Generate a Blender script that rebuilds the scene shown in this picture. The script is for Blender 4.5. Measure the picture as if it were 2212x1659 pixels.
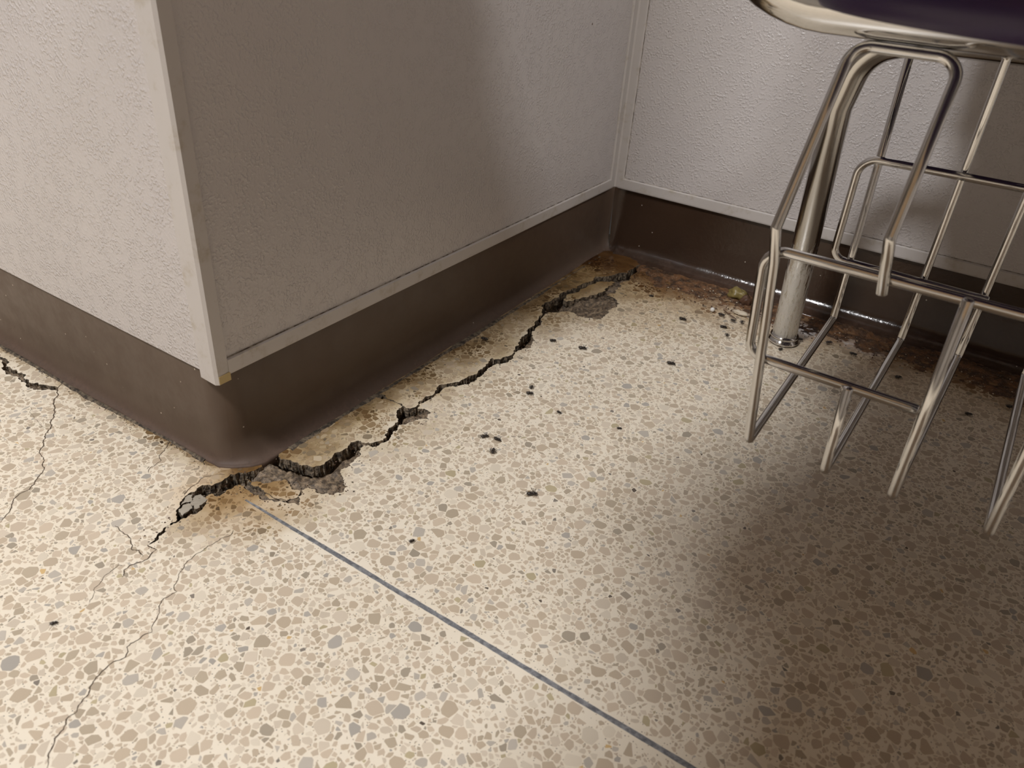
import bpy, bmesh, math, random
import numpy as np
from mathutils import Vector, Matrix, noise as mnoise
from mathutils.geometry import delaunay_2d_cdt

random.seed(7)
RNG = np.random.default_rng(11)
sc = bpy.context.scene
COL = sc.collection
for o in list(bpy.data.objects):
    bpy.data.objects.remove(o)

# ------------------------------------------------------------------ camera
FPX = 1641.757
YAW, PITCH, ROLL = 0.548751, -0.555288, 0.073784
CAM = Vector((0.506624, -0.339769, 0.457607))
ROOM_Y = 0.7484                       # plane of the right-hand wall


def cam_axes():
    f = Vector((-math.sin(YAW) * math.cos(PITCH), math.cos(YAW) * math.cos(PITCH), math.sin(PITCH)))
    r0 = Vector((math.cos(YAW), math.sin(YAW), 0))
    u0 = r0.cross(f)
    r = r0 * math.cos(ROLL) + u0 * math.sin(ROLL)
    u = -r0 * math.sin(ROLL) + u0 * math.cos(ROLL)
    return r, u, f


R_, U_, F_ = cam_axes()
cd = bpy.data.cameras.new('camera')
cam = bpy.data.objects.new('camera', cd)
COL.objects.link(cam)
m = Matrix((R_, U_, -F_)).transposed().to_4x4()
m.translation = CAM
cam.matrix_world = m
cd.sensor_fit = 'HORIZONTAL'
cd.sensor_width = 36.0
cd.lens = FPX / 2212 * 36.0
cd.clip_start = 0.01
cd.dof.use_dof = True
cd.dof.focus_distance = 0.82
cd.dof.aperture_fstop = 11.0
sc.camera = cam

# ------------------------------------------------------------------ world, lights, exposure
w = bpy.data.worlds.new('world')
sc.world = w
w.use_nodes = True
w.node_tree.nodes['Background'].inputs[0].default_value = (0.9, 0.85, 0.78, 1)
w.node_tree.nodes['Background'].inputs[1].default_value = 0.05

sc.view_settings.view_transform = 'Standard'
sc.view_settings.look = 'None'
sc.view_settings.gamma = 1.0
sc.view_settings.use_curve_mapping = False
sc.view_settings.exposure = 0.0
sc.cycles.use_denoising = True
sc.cycles.use_adaptive_sampling = True
sc.cycles.adaptive_threshold = 0.035
sc.cycles.max_bounces = 5
sc.cycles.diffuse_bounces = 3
sc.cycles.glossy_bounces = 4
sc.cycles.caustics_reflective = False
sc.cycles.caustics_refractive = False

ROOM_H = 2.7
LIGHTS = [  # x, y, size x, size y, watts
    (-0.15, -1.40, 0.45, 0.45, 79.0),
    (2.06, -0.86, 0.45, 0.45, 40.0),
]
for (lx, ly, sx, sy, pw) in LIGHTS:
    ld = bpy.data.lights.new('ceiling_panel_light', 'AREA')
    ld.shape = 'RECTANGLE'
    ld.size, ld.size_y = sx, sy
    ld.energy = pw
    ld.color = (0.985, 0.985, 1.0)
    lo = bpy.data.objects.new('ceiling_panel_light', ld)
    lo.location = (lx, ly, ROOM_H - 0.035)
    COL.objects.link(lo)


# ------------------------------------------------------------------ helpers
def tag(o, label=None, cat=None, group=None, kind=None):
    if label: o['label'] = label
    if cat: o['category'] = cat
    if group: o['group'] = group
    if kind: o['kind'] = kind
    return o


def obj(name, me, mats=None, parent=None):
    o = bpy.data.objects.new(name, me)
    COL.objects.link(o)
    if mats is not None and me is not None:
        if not isinstance(mats, (list, tuple)):
            mats = [mats]
        if len(me.materials) == 0:
            for mt in mats:
                me.materials.append(mt)
    if parent is not None:
        o.parent = parent
        o.matrix_parent_inverse = parent.matrix_basis.inverted()
    return o


def empty(name, loc):
    e = bpy.data.objects.new(name, None)
    e.location = loc
    e.empty_display_size = 0.05
    COL.objects.link(e)
    return e


def mesh(name, verts, faces, smooth=False):
    me = bpy.data.meshes.new(name)
    me.from_pydata([tuple(v) for v in verts], [], [tuple(f) for f in faces])
    me.update()
    if smooth:
        me.polygons.foreach_set('use_smooth', [True] * len(me.polygons))
    return me


def smooth_by_angle(me, deg=40):
    me.polygons.foreach_set('use_smooth', [True] * len(me.polygons))
    bm = bmesh.new(); bm.from_mesh(me)
    for e in bm.edges:
        if len(e.link_faces) == 2 and e.calc_face_angle(0) > math.radians(deg):
            e.smooth = False
    bm.to_mesh(me); bm.free()


def box_mesh(name, lo, hi, bevel=0.0, seg=2):
    bm = bmesh.new()
    bmesh.ops.create_cube(bm, size=1)
    c = [(lo[i] + hi[i]) / 2 for i in range(3)]
    s = [hi[i] - lo[i] for i in range(3)]
    for v in bm.verts:
        v.co = Vector((c[0] + v.co.x * s[0], c[1] + v.co.y * s[1], c[2] + v.co.z * s[2]))
    if bevel:
        bmesh.ops.bevel(bm, geom=bm.edges[:], offset=bevel, segments=seg, affect='EDGES')
    me = bpy.data.meshes.new(name)
    bm.to_mesh(me); bm.free()
    if bevel:
        smooth_by_angle(me, 50)
    return me


def fillet_path(pts, radii, seg=8):
    """polyline with rounded corners"""
    P = [Vector(p) for p in pts]
    if not isinstance(radii, (list, tuple)):
        radii = [radii] * len(P)
    out = [P[0]]
    for i in range(1, len(P) - 1):
        a, b, c = P[i - 1], P[i], P[i + 1]
        d1 = (a - b); d2 = (c - b)
        l1, l2 = d1.length, d2.length
        d1.normalize(); d2.normalize()
        ang = d1.angle(d2)
        if ang > math.pi - 0.02 or radii[i] <= 0:
            out.append(b); continue
        t = min(radii[i] / math.tan(ang / 2), 0.48 * l1, 0.48 * l2)
        r = t * math.tan(ang / 2)
        cen = b + (d1 + d2).normalized() * (r / math.sin(ang / 2))
        p1, p2 = b + d1 * t, b + d2 * t
        v1, v2 = p1 - cen, p2 - cen
        for k in range(seg + 1):
            f = k / seg
            v = v1.normalized().slerp(v2.normalized(), f) * r if v1.angle(v2) > 1e-4 else v1
            out.append(cen + v)
    out.append(P[-1])
    return out


def tube_mesh(name, pts, r, radii=0.01, n=14, seg=8, scale=None, cap_round=True):
    P = fillet_path(pts, radii, seg)
    Q = [P[0]]
    for q in P[1:]:
        if (q - Q[-1]).length > 1e-6:
            Q.append(q)
    P = Q
    T = []
    for i in range(len(P)):
        a = P[max(i - 1, 0)]; b = P[min(i + 1, len(P) - 1)]
        T.append((b - a).normalized())
    ref = Vector((0, 0, 1)) if abs(T[0].z) < 0.9 else Vector((1, 0, 0))
    N = (ref - T[0] * ref.dot(T[0])).normalized()
    rings = []   # (centre, normal, binormal, radius)
    prev = T[0]
    rings_def = []
    for i, p in enumerate(P):
        if i > 0:
            q = prev.rotation_difference(T[i])
            N = (q @ N)
            N = (N - T[i] * N.dot(T[i])).normalized()
            prev = T[i]
        rings_def.append((p, N.copy(), T[i].cross(N), r))
    if cap_round:
        p, a, b, rr = rings_def[0]
        head = [(p - T[0] * (0.25 * r), a, b, r * 0.75)]
        p2, a2, b2, rr2 = rings_def[-1]
        tail = [(p2 + T[-1] * (0.25 * r), a2, b2, r * 0.75)]
        rings_def = head + rings_def + tail
    V = []; F = []
    for (p, a, b, rr) in rings_def:
        for k in range(n):
            an = 2 * math.pi * k / n
            V.append(p + a * (rr * math.cos(an)) + b * (rr * math.sin(an)))
    m_ = len(rings_def)
    for i in range(m_ - 1):
        for k in range(n):
            k2 = (k + 1) % n
            F.append((i * n + k, i * n + k2, (i + 1) * n + k2, (i + 1) * n + k))
    F.append(tuple(reversed(range(n))))
    F.append(tuple((m_ - 1) * n + k for k in range(n)))
    me = mesh(name, V, F)
    smooth_by_angle(me, 60)
    return me


def lathe_mesh(name, prof, n=28, centre=(0, 0, 0)):
    V = []; F = []
    for (r, z) in prof:
        for k in range(n):
            a = 2 * math.pi * k / n
            V.append((centre[0] + r * math.cos(a), centre[1] + r * math.sin(a), centre[2] + z))
    for i in range(len(prof) - 1):
        for k in range(n):
            k2 = (k + 1) % n
            F.append((i * n + k, i * n + k2, (i + 1) * n + k2, (i + 1) * n + k))
    F.append(tuple(reversed(range(n))))
    F.append(tuple((len(prof) - 1) * n + k for k in range(n)))
    me = mesh(name, V, F)
    smooth_by_angle(me, 45)
    return me


def s2l(c):
    return tuple(((v / 255) / 12.92) if v / 255 <= 0.04045 else (((v / 255) + 0.055) / 1.055) ** 2.4 for v in c)


# ------------------------------------------------------------------ materials
class NT:
    def __init__(self, name):
        self.m = bpy.data.materials.new(name)
        self.m.use_nodes = True
        self.t = self.m.node_tree
        self.b = self.t.nodes['Principled BSDF']

    def n(self, typ, **kw):
        nd = self.t.nodes.new(typ)
        for k, v in kw.items():
            if k.startswith('i_'):
                key = k[2:].replace('_', ' ')
                nd.inputs[int(key) if key.isdigit() else key].default_value = v
            else:
                setattr(nd, k, v)
        return nd

    def l(self, a, b):
        self.t.links.new(a, b)

    def pos(self):
        if not hasattr(self, '_pos'):
            self._pos = self.n('ShaderNodeNewGeometry').outputs['Position']
        return self._pos

    def noise(self, scale, detail=4, rough=0.55, vec=None):
        nd = self.n('ShaderNodeTexNoise', i_Scale=scale, i_Detail=detail, i_Roughness=rough)
        self.l(vec or self.pos(), nd.inputs['Vector'])
        return nd.outputs['Fac']

    def math(self, op, a, b=None, clamp=False):
        nd = self.n('ShaderNodeMath', operation=op, use_clamp=clamp)
        for i, v in enumerate((a, b)):
            if v is None: continue
            if isinstance(v, (int, float)): nd.inputs[i].default_value = v
            else: self.l(v, nd.inputs[i])
        return nd.outputs[0]

    def mr(self, v, a, b, c=0.0, d=1.0, smooth=True):
        nd = self.n('ShaderNodeMapRange', interpolation_type='SMOOTHSTEP' if smooth else 'LINEAR')
        self.l(v, nd.inputs['Value'])
        for i, x in zip((1, 2, 3, 4), (a, b, c, d)):
            if isinstance(x, (int, float)): nd.inputs[i].default_value = x
            else: self.l(x, nd.inputs[i])
        return nd.outputs[0]

    def mix(self, f, a, b, mode='MIX'):
        nd = self.n('ShaderNodeMix', data_type='RGBA', blend_type=mode)
        for i, v in ((0, f), (6, a), (7, b)):
            if isinstance(v, (int, float)): nd.inputs[i].default_value = v
            elif isinstance(v, tuple): nd.inputs[i].default_value = (*v, 1) if len(v) == 3 else v
            else: self.l(v, nd.inputs[i])
        return nd.outputs[2]

    def set(self, **kw):
        for k, v in kw.items():
            key = {'color': 'Base Color', 'rough': 'Roughness', 'metal': 'Metallic', 'spec': 'Specular IOR Level',
                   'coat': 'Coat Weight', 'coatr': 'Coat Roughness', 'normal': 'Normal', 'alpha': 'Alpha',
                   'trans': 'Transmission Weight'}[k]
            s = self.b.inputs[key]
            if isinstance(v, (int, float)): s.default_value = v
            elif isinstance(v, tuple): s.default_value = (*v, 1)
            else: self.l(v, s)
        return self

    def bump(self, h, dist, strength=1.0):
        nd = self.n('ShaderNodeBump', i_Strength=strength, i_Distance=dist)
        self.l(h, nd.inputs['Height'])
        self.l(nd.outputs[0], self.b.inputs['Normal'])
        return self


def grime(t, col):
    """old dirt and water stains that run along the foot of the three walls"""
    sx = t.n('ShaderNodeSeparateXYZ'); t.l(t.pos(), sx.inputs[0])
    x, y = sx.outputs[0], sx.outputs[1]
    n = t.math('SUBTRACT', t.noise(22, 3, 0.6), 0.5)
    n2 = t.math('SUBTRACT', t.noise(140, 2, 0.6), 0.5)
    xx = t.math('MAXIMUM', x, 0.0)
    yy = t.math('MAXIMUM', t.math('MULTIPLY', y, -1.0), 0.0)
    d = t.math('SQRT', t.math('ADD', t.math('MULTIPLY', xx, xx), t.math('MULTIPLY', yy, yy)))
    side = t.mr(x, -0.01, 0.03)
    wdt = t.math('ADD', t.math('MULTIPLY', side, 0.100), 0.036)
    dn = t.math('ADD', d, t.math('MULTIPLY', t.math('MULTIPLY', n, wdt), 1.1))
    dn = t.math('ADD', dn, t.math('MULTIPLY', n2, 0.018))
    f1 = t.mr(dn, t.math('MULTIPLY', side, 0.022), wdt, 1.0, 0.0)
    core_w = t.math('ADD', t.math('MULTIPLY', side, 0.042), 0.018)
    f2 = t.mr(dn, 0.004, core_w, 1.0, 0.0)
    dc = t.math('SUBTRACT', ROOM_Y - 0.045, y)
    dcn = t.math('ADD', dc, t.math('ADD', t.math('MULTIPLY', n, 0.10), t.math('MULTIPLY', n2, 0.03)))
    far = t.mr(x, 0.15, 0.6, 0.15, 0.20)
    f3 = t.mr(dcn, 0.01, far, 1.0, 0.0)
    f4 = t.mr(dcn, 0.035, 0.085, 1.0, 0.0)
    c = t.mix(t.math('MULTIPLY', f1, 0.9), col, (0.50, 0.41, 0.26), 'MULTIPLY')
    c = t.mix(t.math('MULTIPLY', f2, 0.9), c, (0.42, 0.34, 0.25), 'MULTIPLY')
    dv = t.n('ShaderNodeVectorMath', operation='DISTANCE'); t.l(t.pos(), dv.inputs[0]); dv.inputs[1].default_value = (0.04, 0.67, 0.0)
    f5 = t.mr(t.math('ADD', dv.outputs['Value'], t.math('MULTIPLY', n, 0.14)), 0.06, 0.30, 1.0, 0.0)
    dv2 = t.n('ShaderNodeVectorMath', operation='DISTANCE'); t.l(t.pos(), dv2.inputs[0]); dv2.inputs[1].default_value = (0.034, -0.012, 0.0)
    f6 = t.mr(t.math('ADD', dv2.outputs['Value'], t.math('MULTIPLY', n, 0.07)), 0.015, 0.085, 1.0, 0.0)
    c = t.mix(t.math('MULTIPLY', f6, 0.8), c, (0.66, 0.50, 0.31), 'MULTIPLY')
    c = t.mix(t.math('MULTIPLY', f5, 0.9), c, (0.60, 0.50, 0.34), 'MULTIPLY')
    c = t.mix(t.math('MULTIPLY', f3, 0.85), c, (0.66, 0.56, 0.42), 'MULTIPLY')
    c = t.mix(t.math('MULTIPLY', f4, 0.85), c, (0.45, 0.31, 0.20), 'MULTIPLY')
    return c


def make_materials():
    M = {}
    # terrazzo cement
    t = NT('terrazzo_cement')
    base = t.mix(t.noise(9, 2), s2l((238, 226, 204)), s2l((244, 234, 216)))
    v = t.n('ShaderNodeTexVoronoi', feature='F1', i_Scale=520.0); t.l(t.pos(), v.inputs['Vector'])
    spk = t.mr(v.outputs['Distance'], 0.18, 0.30, 1.0, 0.0)
    sel = t.n('ShaderNodeSeparateColor'); t.l(v.outputs['Color'], sel.inputs[0])
    on = t.math('GREATER_THAN', sel.outputs[0], 0.62)
    dark = t.mix(sel.outputs[1], s2l((196, 178, 152)), s2l((120, 112, 104)))
    c = t.mix(t.math('MULTIPLY', spk, on), base, dark)
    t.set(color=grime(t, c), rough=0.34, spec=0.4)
    t.bump(t.noise(60, 3), 0.0004, 0.25)
    M['cement'] = t.m
    # chips set in it: each chip carries its own stone colour
    t = NT('terrazzo_stone')
    at = t.n('ShaderNodeAttribute', attribute_name='stone')
    t.set(color=at.outputs['Color'], rough=0.28, spec=0.42)
    M['stone'] = t.m
    # the rest of the room's terrazzo, too far off to tell chips apart
    t = NT('terrazzo_beyond')
    v = t.n('ShaderNodeTexVoronoi', feature='F1', i_Scale=120.0); t.l(t.pos(), v.inputs['Vector'])
    e = t.n('ShaderNodeTexVoronoi', feature='DISTANCE_TO_EDGE', i_Scale=120.0); t.l(t.pos(), e.inputs['Vector'])
    sel = t.n('ShaderNodeSeparateColor'); t.l(v.outputs['Color'], sel.inputs[0])
    r = t.n('ShaderNodeValToRGB'); t.l(sel.outputs[0], r.inputs[0])
    r.color_ramp.interpolation = 'CONSTANT'
    els = r.color_ramp.elements
    els[0].color = (*s2l((206, 186, 160)), 1); els[1].position = 0.55; els[1].color = (*s2l((190, 172, 148)), 1)
    for p_, c_ in ((0.75, (188, 180, 168)), (0.87, (219, 206, 187)), (0.97, (140, 131, 120))):
        q = els.new(p_); q.color = (*s2l(c_), 1)
    c = t.mix(t.mr(e.outputs['Distance'], 0.09, 0.14), s2l((241, 230, 210)), r.outputs[0])
    t.set(color=c, rough=0.3)
    M['beyond'] = t.m
    # broken floor edge
    t = NT('broken_mortar')
    c = t.mix(t.mr(t.noise(260, 5), 0.35, 0.68), (0.055, 0.042, 0.030), (0.34, 0.27, 0.19))
    t.set(color=c, rough=0.85)
    t.bump(t.noise(700, 4), 0.0012, 0.9)
    M['mortar'] = t.m
    # bed under the cracks
    t = NT('crack_dirt')
    c = t.mix(t.mr(t.noise(210, 6, 0.7), 0.36, 0.70), (0.07, 0.051, 0.036), (0.37, 0.275, 0.18))
    g = t.mr(t.noise(520, 3), 0.66, 0.74)
    c = t.mix(t.math('MULTIPLY', g, 0.55), c, (0.55, 0.47, 0.36))
    t.set(color=c, rough=0.42, spec=0.6)
    t.bump(t.noise(900, 4), 0.0012, 0.8)
    M['dirt'] = t.m
    # rust-stained grit by the right wall
    t = NT('rusty_grit')
    c = t.mix(t.mr(t.noise(70, 6, 0.7), 0.38, 0.66), (0.055, 0.030, 0.017), (0.24, 0.115, 0.048))
    c = t.mix(t.mr(t.noise(300, 5, 0.7), 0.55, 0.72), c, (0.30, 0.225, 0.15))
    c = t.mix(t.math('MULTIPLY', t.mr(t.noise(480, 2), 0.68, 0.74), 0.7), c, (0.7, 0.62, 0.5))
    t.set(color=c, rough=0.55, spec=0.5)
    t.bump(t.noise(600, 5), 0.0015, 0.9)
    M['rust'] = t.m
    t = NT('dirt_crust'); t.set(color=t.mix(t.mr(t.noise(190, 3, 0.7), 0.35, 0.7), (0.030, 0.022, 0.016), (0.20, 0.155, 0.105)), rough=0.8); M['crust'] = t.m
    t = NT('crack_line')
    t.set(color=t.mix(t.noise(300, 3), (0.05, 0.035, 0.024), (0.17, 0.12, 0.08)), rough=0.9)
    M['line'] = t.m
    # zinc strip
    t = NT('zinc')
    c = t.mix(t.mr(t.noise(160, 5, 0.7), 0.35, 0.7), (0.16, 0.165, 0.18), (0.40, 0.405, 0.42))
    t.set(color=c, rough=0.45, metal=0.3)
    M['zinc'] = t.m
    # pebbled wall panel
    t = NT('pebbled_panel')
    h1 = t.mr(t.noise(330, 1, 0.5), 0.42, 0.68)
    amp = t.mr(t.noise(75, 1), 0.34, 0.60, 0.25, 1.0)
    h = t.math('MULTIPLY', h1, amp)
    c = t.mix(t.noise(6, 1), s2l((192, 186, 185)), s2l((199, 193, 190)))
    t.set(color=c, rough=0.25, spec=0.5)
    t.bump(h, 0.0010, 0.55)
    M['panel'] = t.m
    # smooth trim
    t = NT('vinyl_trim')
    c = t.mix(t.mr(t.noise(40, 5, 0.7), 0.5, 0.75), s2l((194, 188, 184)), s2l((174, 164, 150)))
    t.set(color=c, rough=0.38, spec=0.45)
    M['trim'] = t.m
    t = NT('old_adhesive'); t.set(color=(0.52, 0.40, 0.19), rough=0.6); M['glue'] = t.m
    t = NT('joint_dirt'); t.set(color=t.mix(t.mr(t.noise(120, 4), 0.4, 0.6), (0.10, 0.075, 0.055), (0.42, 0.37, 0.31)), rough=0.8); M['joint'] = t.m
    # brown coved base; behind the chair it is wet and glossy
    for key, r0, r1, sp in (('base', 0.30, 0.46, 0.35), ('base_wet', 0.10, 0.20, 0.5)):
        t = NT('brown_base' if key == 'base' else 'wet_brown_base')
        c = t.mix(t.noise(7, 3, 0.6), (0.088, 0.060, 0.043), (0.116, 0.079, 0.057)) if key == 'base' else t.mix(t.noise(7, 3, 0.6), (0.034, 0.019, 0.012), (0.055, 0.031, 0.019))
        v = t.n('ShaderNodeTexVoronoi', feature='F1', i_Scale=72.0); t.l(t.pos(), v.inputs['Vector'])
        sel = t.n('ShaderNodeSeparateColor'); t.l(v.outputs['Color'], sel.inputs[0])
        spk = t.math('MULTIPLY', t.mr(v.outputs['Distance'], 0.045, 0.07, 1.0, 0.0), t.math('GREATER_THAN', sel.outputs[0], 0.45))
        c = t.mix(t.math('MULTIPLY', spk, 0.8), c, (0.60, 0.52, 0.43))
        sz = t.n('ShaderNodeSeparateXYZ'); t.l(t.pos(), sz.inputs[0])
        nl = t.noise(35, 3, 0.7)
        low = t.mr(t.math('ADD', sz.outputs[2], t.math('MULTIPLY', nl, 0.03)), 0.012, 0.030, 1.0, 0.0)
        c = t.mix(t.math('MULTIPLY', low, 0.6), c, t.mix(t.noise(180, 2, 0.7), (0.03, 0.02, 0.018), (0.17, 0.105, 0.075)))
        ro = t.mr(nl, 0.3, 0.7, r0, r1)
        if key == 'base':
            ro = t.math('ADD', ro, t.math('MULTIPLY', low, 0.3))
        t.set(color=c, rough=ro, spec=sp)
        t.bump(t.noise(60 if key == 'base' else 240, 2), 0.0010 if key == 'base' else 0.0006, 0.3)
        M[key] = t.m
    # bright metal of the chair
    t = NT('chrome')
    c = t.mix(t.noise(40, 4), (0.59, 0.585, 0.575), (0.71, 0.70, 0.69))
    t.set(color=c, metal=1.0, rough=0.08)
    M['chrome'] = t.m
    t = NT('scuffed_chrome')
    mp = t.n('ShaderNodeMapping'); mp.inputs['Scale'].default_value = (1, 1, 0.10); t.l(t.pos(), mp.inputs[0])
    st = t.noise(420, 5, 0.7, mp.outputs[0])
    sz = t.n('ShaderNodeSeparateXYZ'); t.l(t.pos(), sz.inputs[0])
    zm = t.mr(sz.outputs[2], 0.08, 0.20, 1.0, 0.0)
    thr = t.math('SUBTRACT', st, t.math('MULTIPLY', t.math('SUBTRACT', 1.0, zm), 0.35))
    sm = t.mr(thr, 0.36, 0.50)
    c = t.mix(sm, (0.60, 0.59, 0.57), (0.80, 0.79, 0.77))
    t.set(color=c, metal=t.math('SUBTRACT', 1.0, t.math('MULTIPLY', sm, 0.7)), rough=t.math('ADD', t.math('MULTIPLY', sm, 0.3), 0.13))
    M['scuffed'] = t.m
    t = NT('purple_plastic')
    t.set(color=t.mix(t.noise(30, 3), (0.021, 0.007, 0.052), (0.027, 0.010, 0.064)), rough=0.42)
    t.bump(t.noise(900, 2), 0.0003, 0.3)
    M['purple'] = t.m
    t = NT('laminate'); t.set(color=t.mix(t.noise(15, 6), (0.42, 0.30, 0.19), (0.52, 0.38, 0.25)), rough=0.4); M['laminate'] = t.m
    t = NT('fly_body'); t.set(color=t.mix(t.noise(900, 3), (0.010, 0.008, 0.007), (0.035, 0.024, 0.018)), rough=0.35); M['fly'] = t.m
    t = NT('fly_wing'); t.set(color=(0.07, 0.055, 0.042), rough=0.25, alpha=0.6); M['wing'] = t.m
    t = NT('pearl'); t.set(color=(0.82, 0.80, 0.76), rough=0.2, coat=0.5); M['pearl'] = t.m
    t = NT('loose_stone'); t.set(color=t.mix(t.noise(160, 3), (0.30, 0.26, 0.20), (0.52, 0.47, 0.39)), rough=0.5); M['loose'] = t.m
    t = NT('olive_crumb'); t.set(color=t.mix(t.noise(200, 4), (0.16, 0.12, 0.035), (0.32, 0.25, 0.09)), rough=0.4); M['olive'] = t.m
    t = NT('brown_crumb'); t.set(color=t.mix(t.noise(200, 4), (0.05, 0.025, 0.015), (0.14, 0.07, 0.04)), rough=0.5); M['brown'] = t.m
    t = NT('pale_crumb'); t.set(color=t.mix(t.noise(300, 4), (0.55, 0.46, 0.34), (0.72, 0.65, 0.52)), rough=0.6); M['pale'] = t.m
    t = NT('painted_wall'); t.set(color=t.mix(t.noise(4, 3), (0.34, 0.30, 0.26), (0.40, 0.36, 0.32)), rough=0.7); M['paint'] = t.m
    t = NT('ceiling_tile'); t.set(color=t.mix(t.noise(50, 4), (0.52, 0.49, 0.45), (0.60, 0.57, 0.53)), rough=0.85); M['ceiling'] = t.m
    t = NT('lamp_diffuser'); t.set(color=(0.9, 0.9, 0.88), rough=0.5)
    t.b.inputs['Emission Color'].default_value = (1.0, 0.945, 0.87, 1); t.b.inputs['Emission Strength'].default_value = 6.0
    M['diffuser'] = t.m
    t = NT('dark_rubber'); t.set(color=(0.03, 0.03, 0.03), rough=0.6); M['rubber'] = t.m
    return M


M = make_materials()

# ------------------------------------------------------------------ room shell
def struct(name, me, mats, parent=None):
    o = obj(name, me, mats, parent)
    if parent is None:
        o['kind'] = 'structure'
    return o


PANEL = 0.003
wl = struct('wall_left', box_mesh('wall_left', (-4.0, -PANEL, 0.1), (-0.003, 0.12, ROOM_H)), M['panel'])
tag(wl, 'brightly lit pebbled white wall panel left of the outer corner', 'wall')
wm = struct('wall_middle', box_mesh('wall_middle', (-0.12, 0.003, 0.1), (PANEL, ROOM_Y - 0.003, ROOM_H)), M['panel'])
tag(wm, 'shaded pebbled white wall panel between the two corners', 'wall')
wr = struct('wall_right', box_mesh('wall_right', (-0.02, ROOM_Y - PANEL, 0.1), (4.0, ROOM_Y + 0.12, ROOM_H)), M['panel'])
tag(wr, 'pebbled white wall panel behind the chair', 'wall')
tag(struct('wall_back', box_mesh('wall_back', (-4.1, -4.2, 0), (4.1, -4.0, ROOM_H)), M['paint']), 'cream painted wall across the room', 'wall')
tag(struct('wall_far_left', box_mesh('wall_far_left', (-4.2, -4.0, 0), (-4.0, 0.12, ROOM_H)), M['paint']), 'cream painted side wall at far left', 'wall')
tag(struct('wall_far_right', box_mesh('wall_far_right', (4.0, -4.0, 0), (4.2, 0.87, ROOM_H)), M['paint']), 'cream painted side wall at far right', 'wall')
tag(struct('ceiling', box_mesh('ceiling', (-4.2, -4.2, ROOM_H), (4.2, 0.9, ROOM_H + 0.1)), M['ceiling']), 'white tiled ceiling above the room', 'ceiling')
for i_, (lx, ly, sx, sy, pw) in enumerate(LIGHTS):
    e = empty('ceiling_light', (lx, ly, ROOM_H - 0.03))
    tag(e, ['square ceiling light panel nearest the outer corner', 'square ceiling light panel over the right side of the room'][i_], 'ceiling light')
    bm = bmesh.new()
    for (a, b, c_, d_) in ((-sx/2-.03, -sy/2-.03, sx/2+.03, -sy/2), (-sx/2-.03, sy/2, sx/2+.03, sy/2+.03), (-sx/2-.03, -sy/2, -sx/2, sy/2), (sx/2, -sy/2, sx/2+.03, sy/2)):
        r = bmesh.ops.create_cube(bm, size=1)
        for v in r['verts']:
            v.co = Vector(((a + c_)/2 + v.co.x*(c_-a), (b + d_)/2 + v.co.y*(d_-b), 0.01 + v.co.z*0.04))
    me = bpy.data.meshes.new('lamp_frame'); bm.to_mesh(me); bm.free()
    f = obj('lamp_frame', me, M['trim']); f.parent = e
    dmesh = box_mesh('diffuser', (-sx/2, -sy/2, 0.005), (sx/2, sy/2, 0.025))
    f = obj('diffuser', dmesh, M['diffuser']); f.parent = e

# trims on the panels
def prism(name, outline, axis, a, b, bevel=0.0):
    """outline: 2D polygon, extruded along axis 'x','y','z' from a to b"""
    V = []
    for t_ in (a, b):
        for (p, q) in outline:
            V.append({'x': (t_, p, q), 'y': (p, t_, q), 'z': (p, q, t_)}[axis])
    n = len(outline)
    F = [tuple(range(n)), tuple(range(2*n-1, n-1, -1))] + [(i, i+n, (i+1) % n + n, (i+1) % n) for i in range(n)]
    me = mesh(name, V, F)
    bm = bmesh.new(); bm.from_mesh(me)
    bmesh.ops.recalc_face_normals(bm, faces=bm.faces[:])
    if bevel:
        bmesh.ops.bevel(bm, geom=bm.edges[:], offset=bevel, segments=2, affect='EDGES')
    bm.to_mesh(me); bm.free()
    if bevel: smooth_by_angle(me, 50)
    return me


# outer corner moulding
HT = 1.5
oc = [(-0.018, -0.0030), (-0.017, -0.0052), (0.0035, -0.0062), (0.0062, -0.0040), (0.0056, 0.0075), (0.0030, 0.0085), (0.0, 0.004), (-0.004, 0.0)]
t1 = struct('trim_1', prism('trim_1', oc, 'z', 0.0945, ROOM_H), M['trim'])
tag(t1, 'smooth white outer corner moulding that hangs below the panels', 'trim')
obj('adhesive', box_mesh('adhesive', (0.0012, -0.0036, 0.0948), (0.0066, 0.0082, 0.1025)), M['glue'], t1)
# bottom strip under the middle panel
me = prism('trim_2', [(0.000, 0.1000), (0.0060, 0.1004), (0.0064, 0.1022), (0.0060, 0.1140), (0.0042, 0.1150), (0.000, 0.1150)], 'y', 0.0075, ROOM_Y - 0.006)
t2 = struct('trim_2', me, M['trim'])
tag(t2, 'narrow white strip along the foot of the shaded middle panel', 'trim')
obj('dirt_line', box_mesh('dirt_line', (0.001, 0.010, 0.1148), (0.0037, ROOM_Y - 0.03, 0.1157)), M['joint'], t2)
yC = ROOM_Y
me = prism('trim_3', [(yC, 0.1000), (yC - 0.0060, 0.1004), (yC - 0.0064, 0.1022), (yC - 0.0060, 0.1150), (yC - 0.0042, 0.1165), (yC, 0.1165)], 'x', 0.006, 4.0)
t3 = struct('trim_3', me, M['trim'])
tag(t3, 'narrow white strip along the foot of the panel behind the chair', 'trim')
obj('dirt_line', box_mesh('dirt_line', (0.016, yC - 0.0037, 0.1163), (3.9, yC - 0.001, 0.1171)), M['joint'], t3)
ic = [(0.0, yC), (0.0, yC - 0.020), (0.0042, yC - 0.020), (0.0060, yC - 0.0185), (0.0062, yC - 0.008), (0.0085, yC - 0.0062), (0.0185, yC - 0.0060), (0.020, yC - 0.0042), (0.020, yC)]
t4 = struct('trim_4', prism('trim_4', ic, 'z', 0.1005, ROOM_H), M['trim'])
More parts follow.
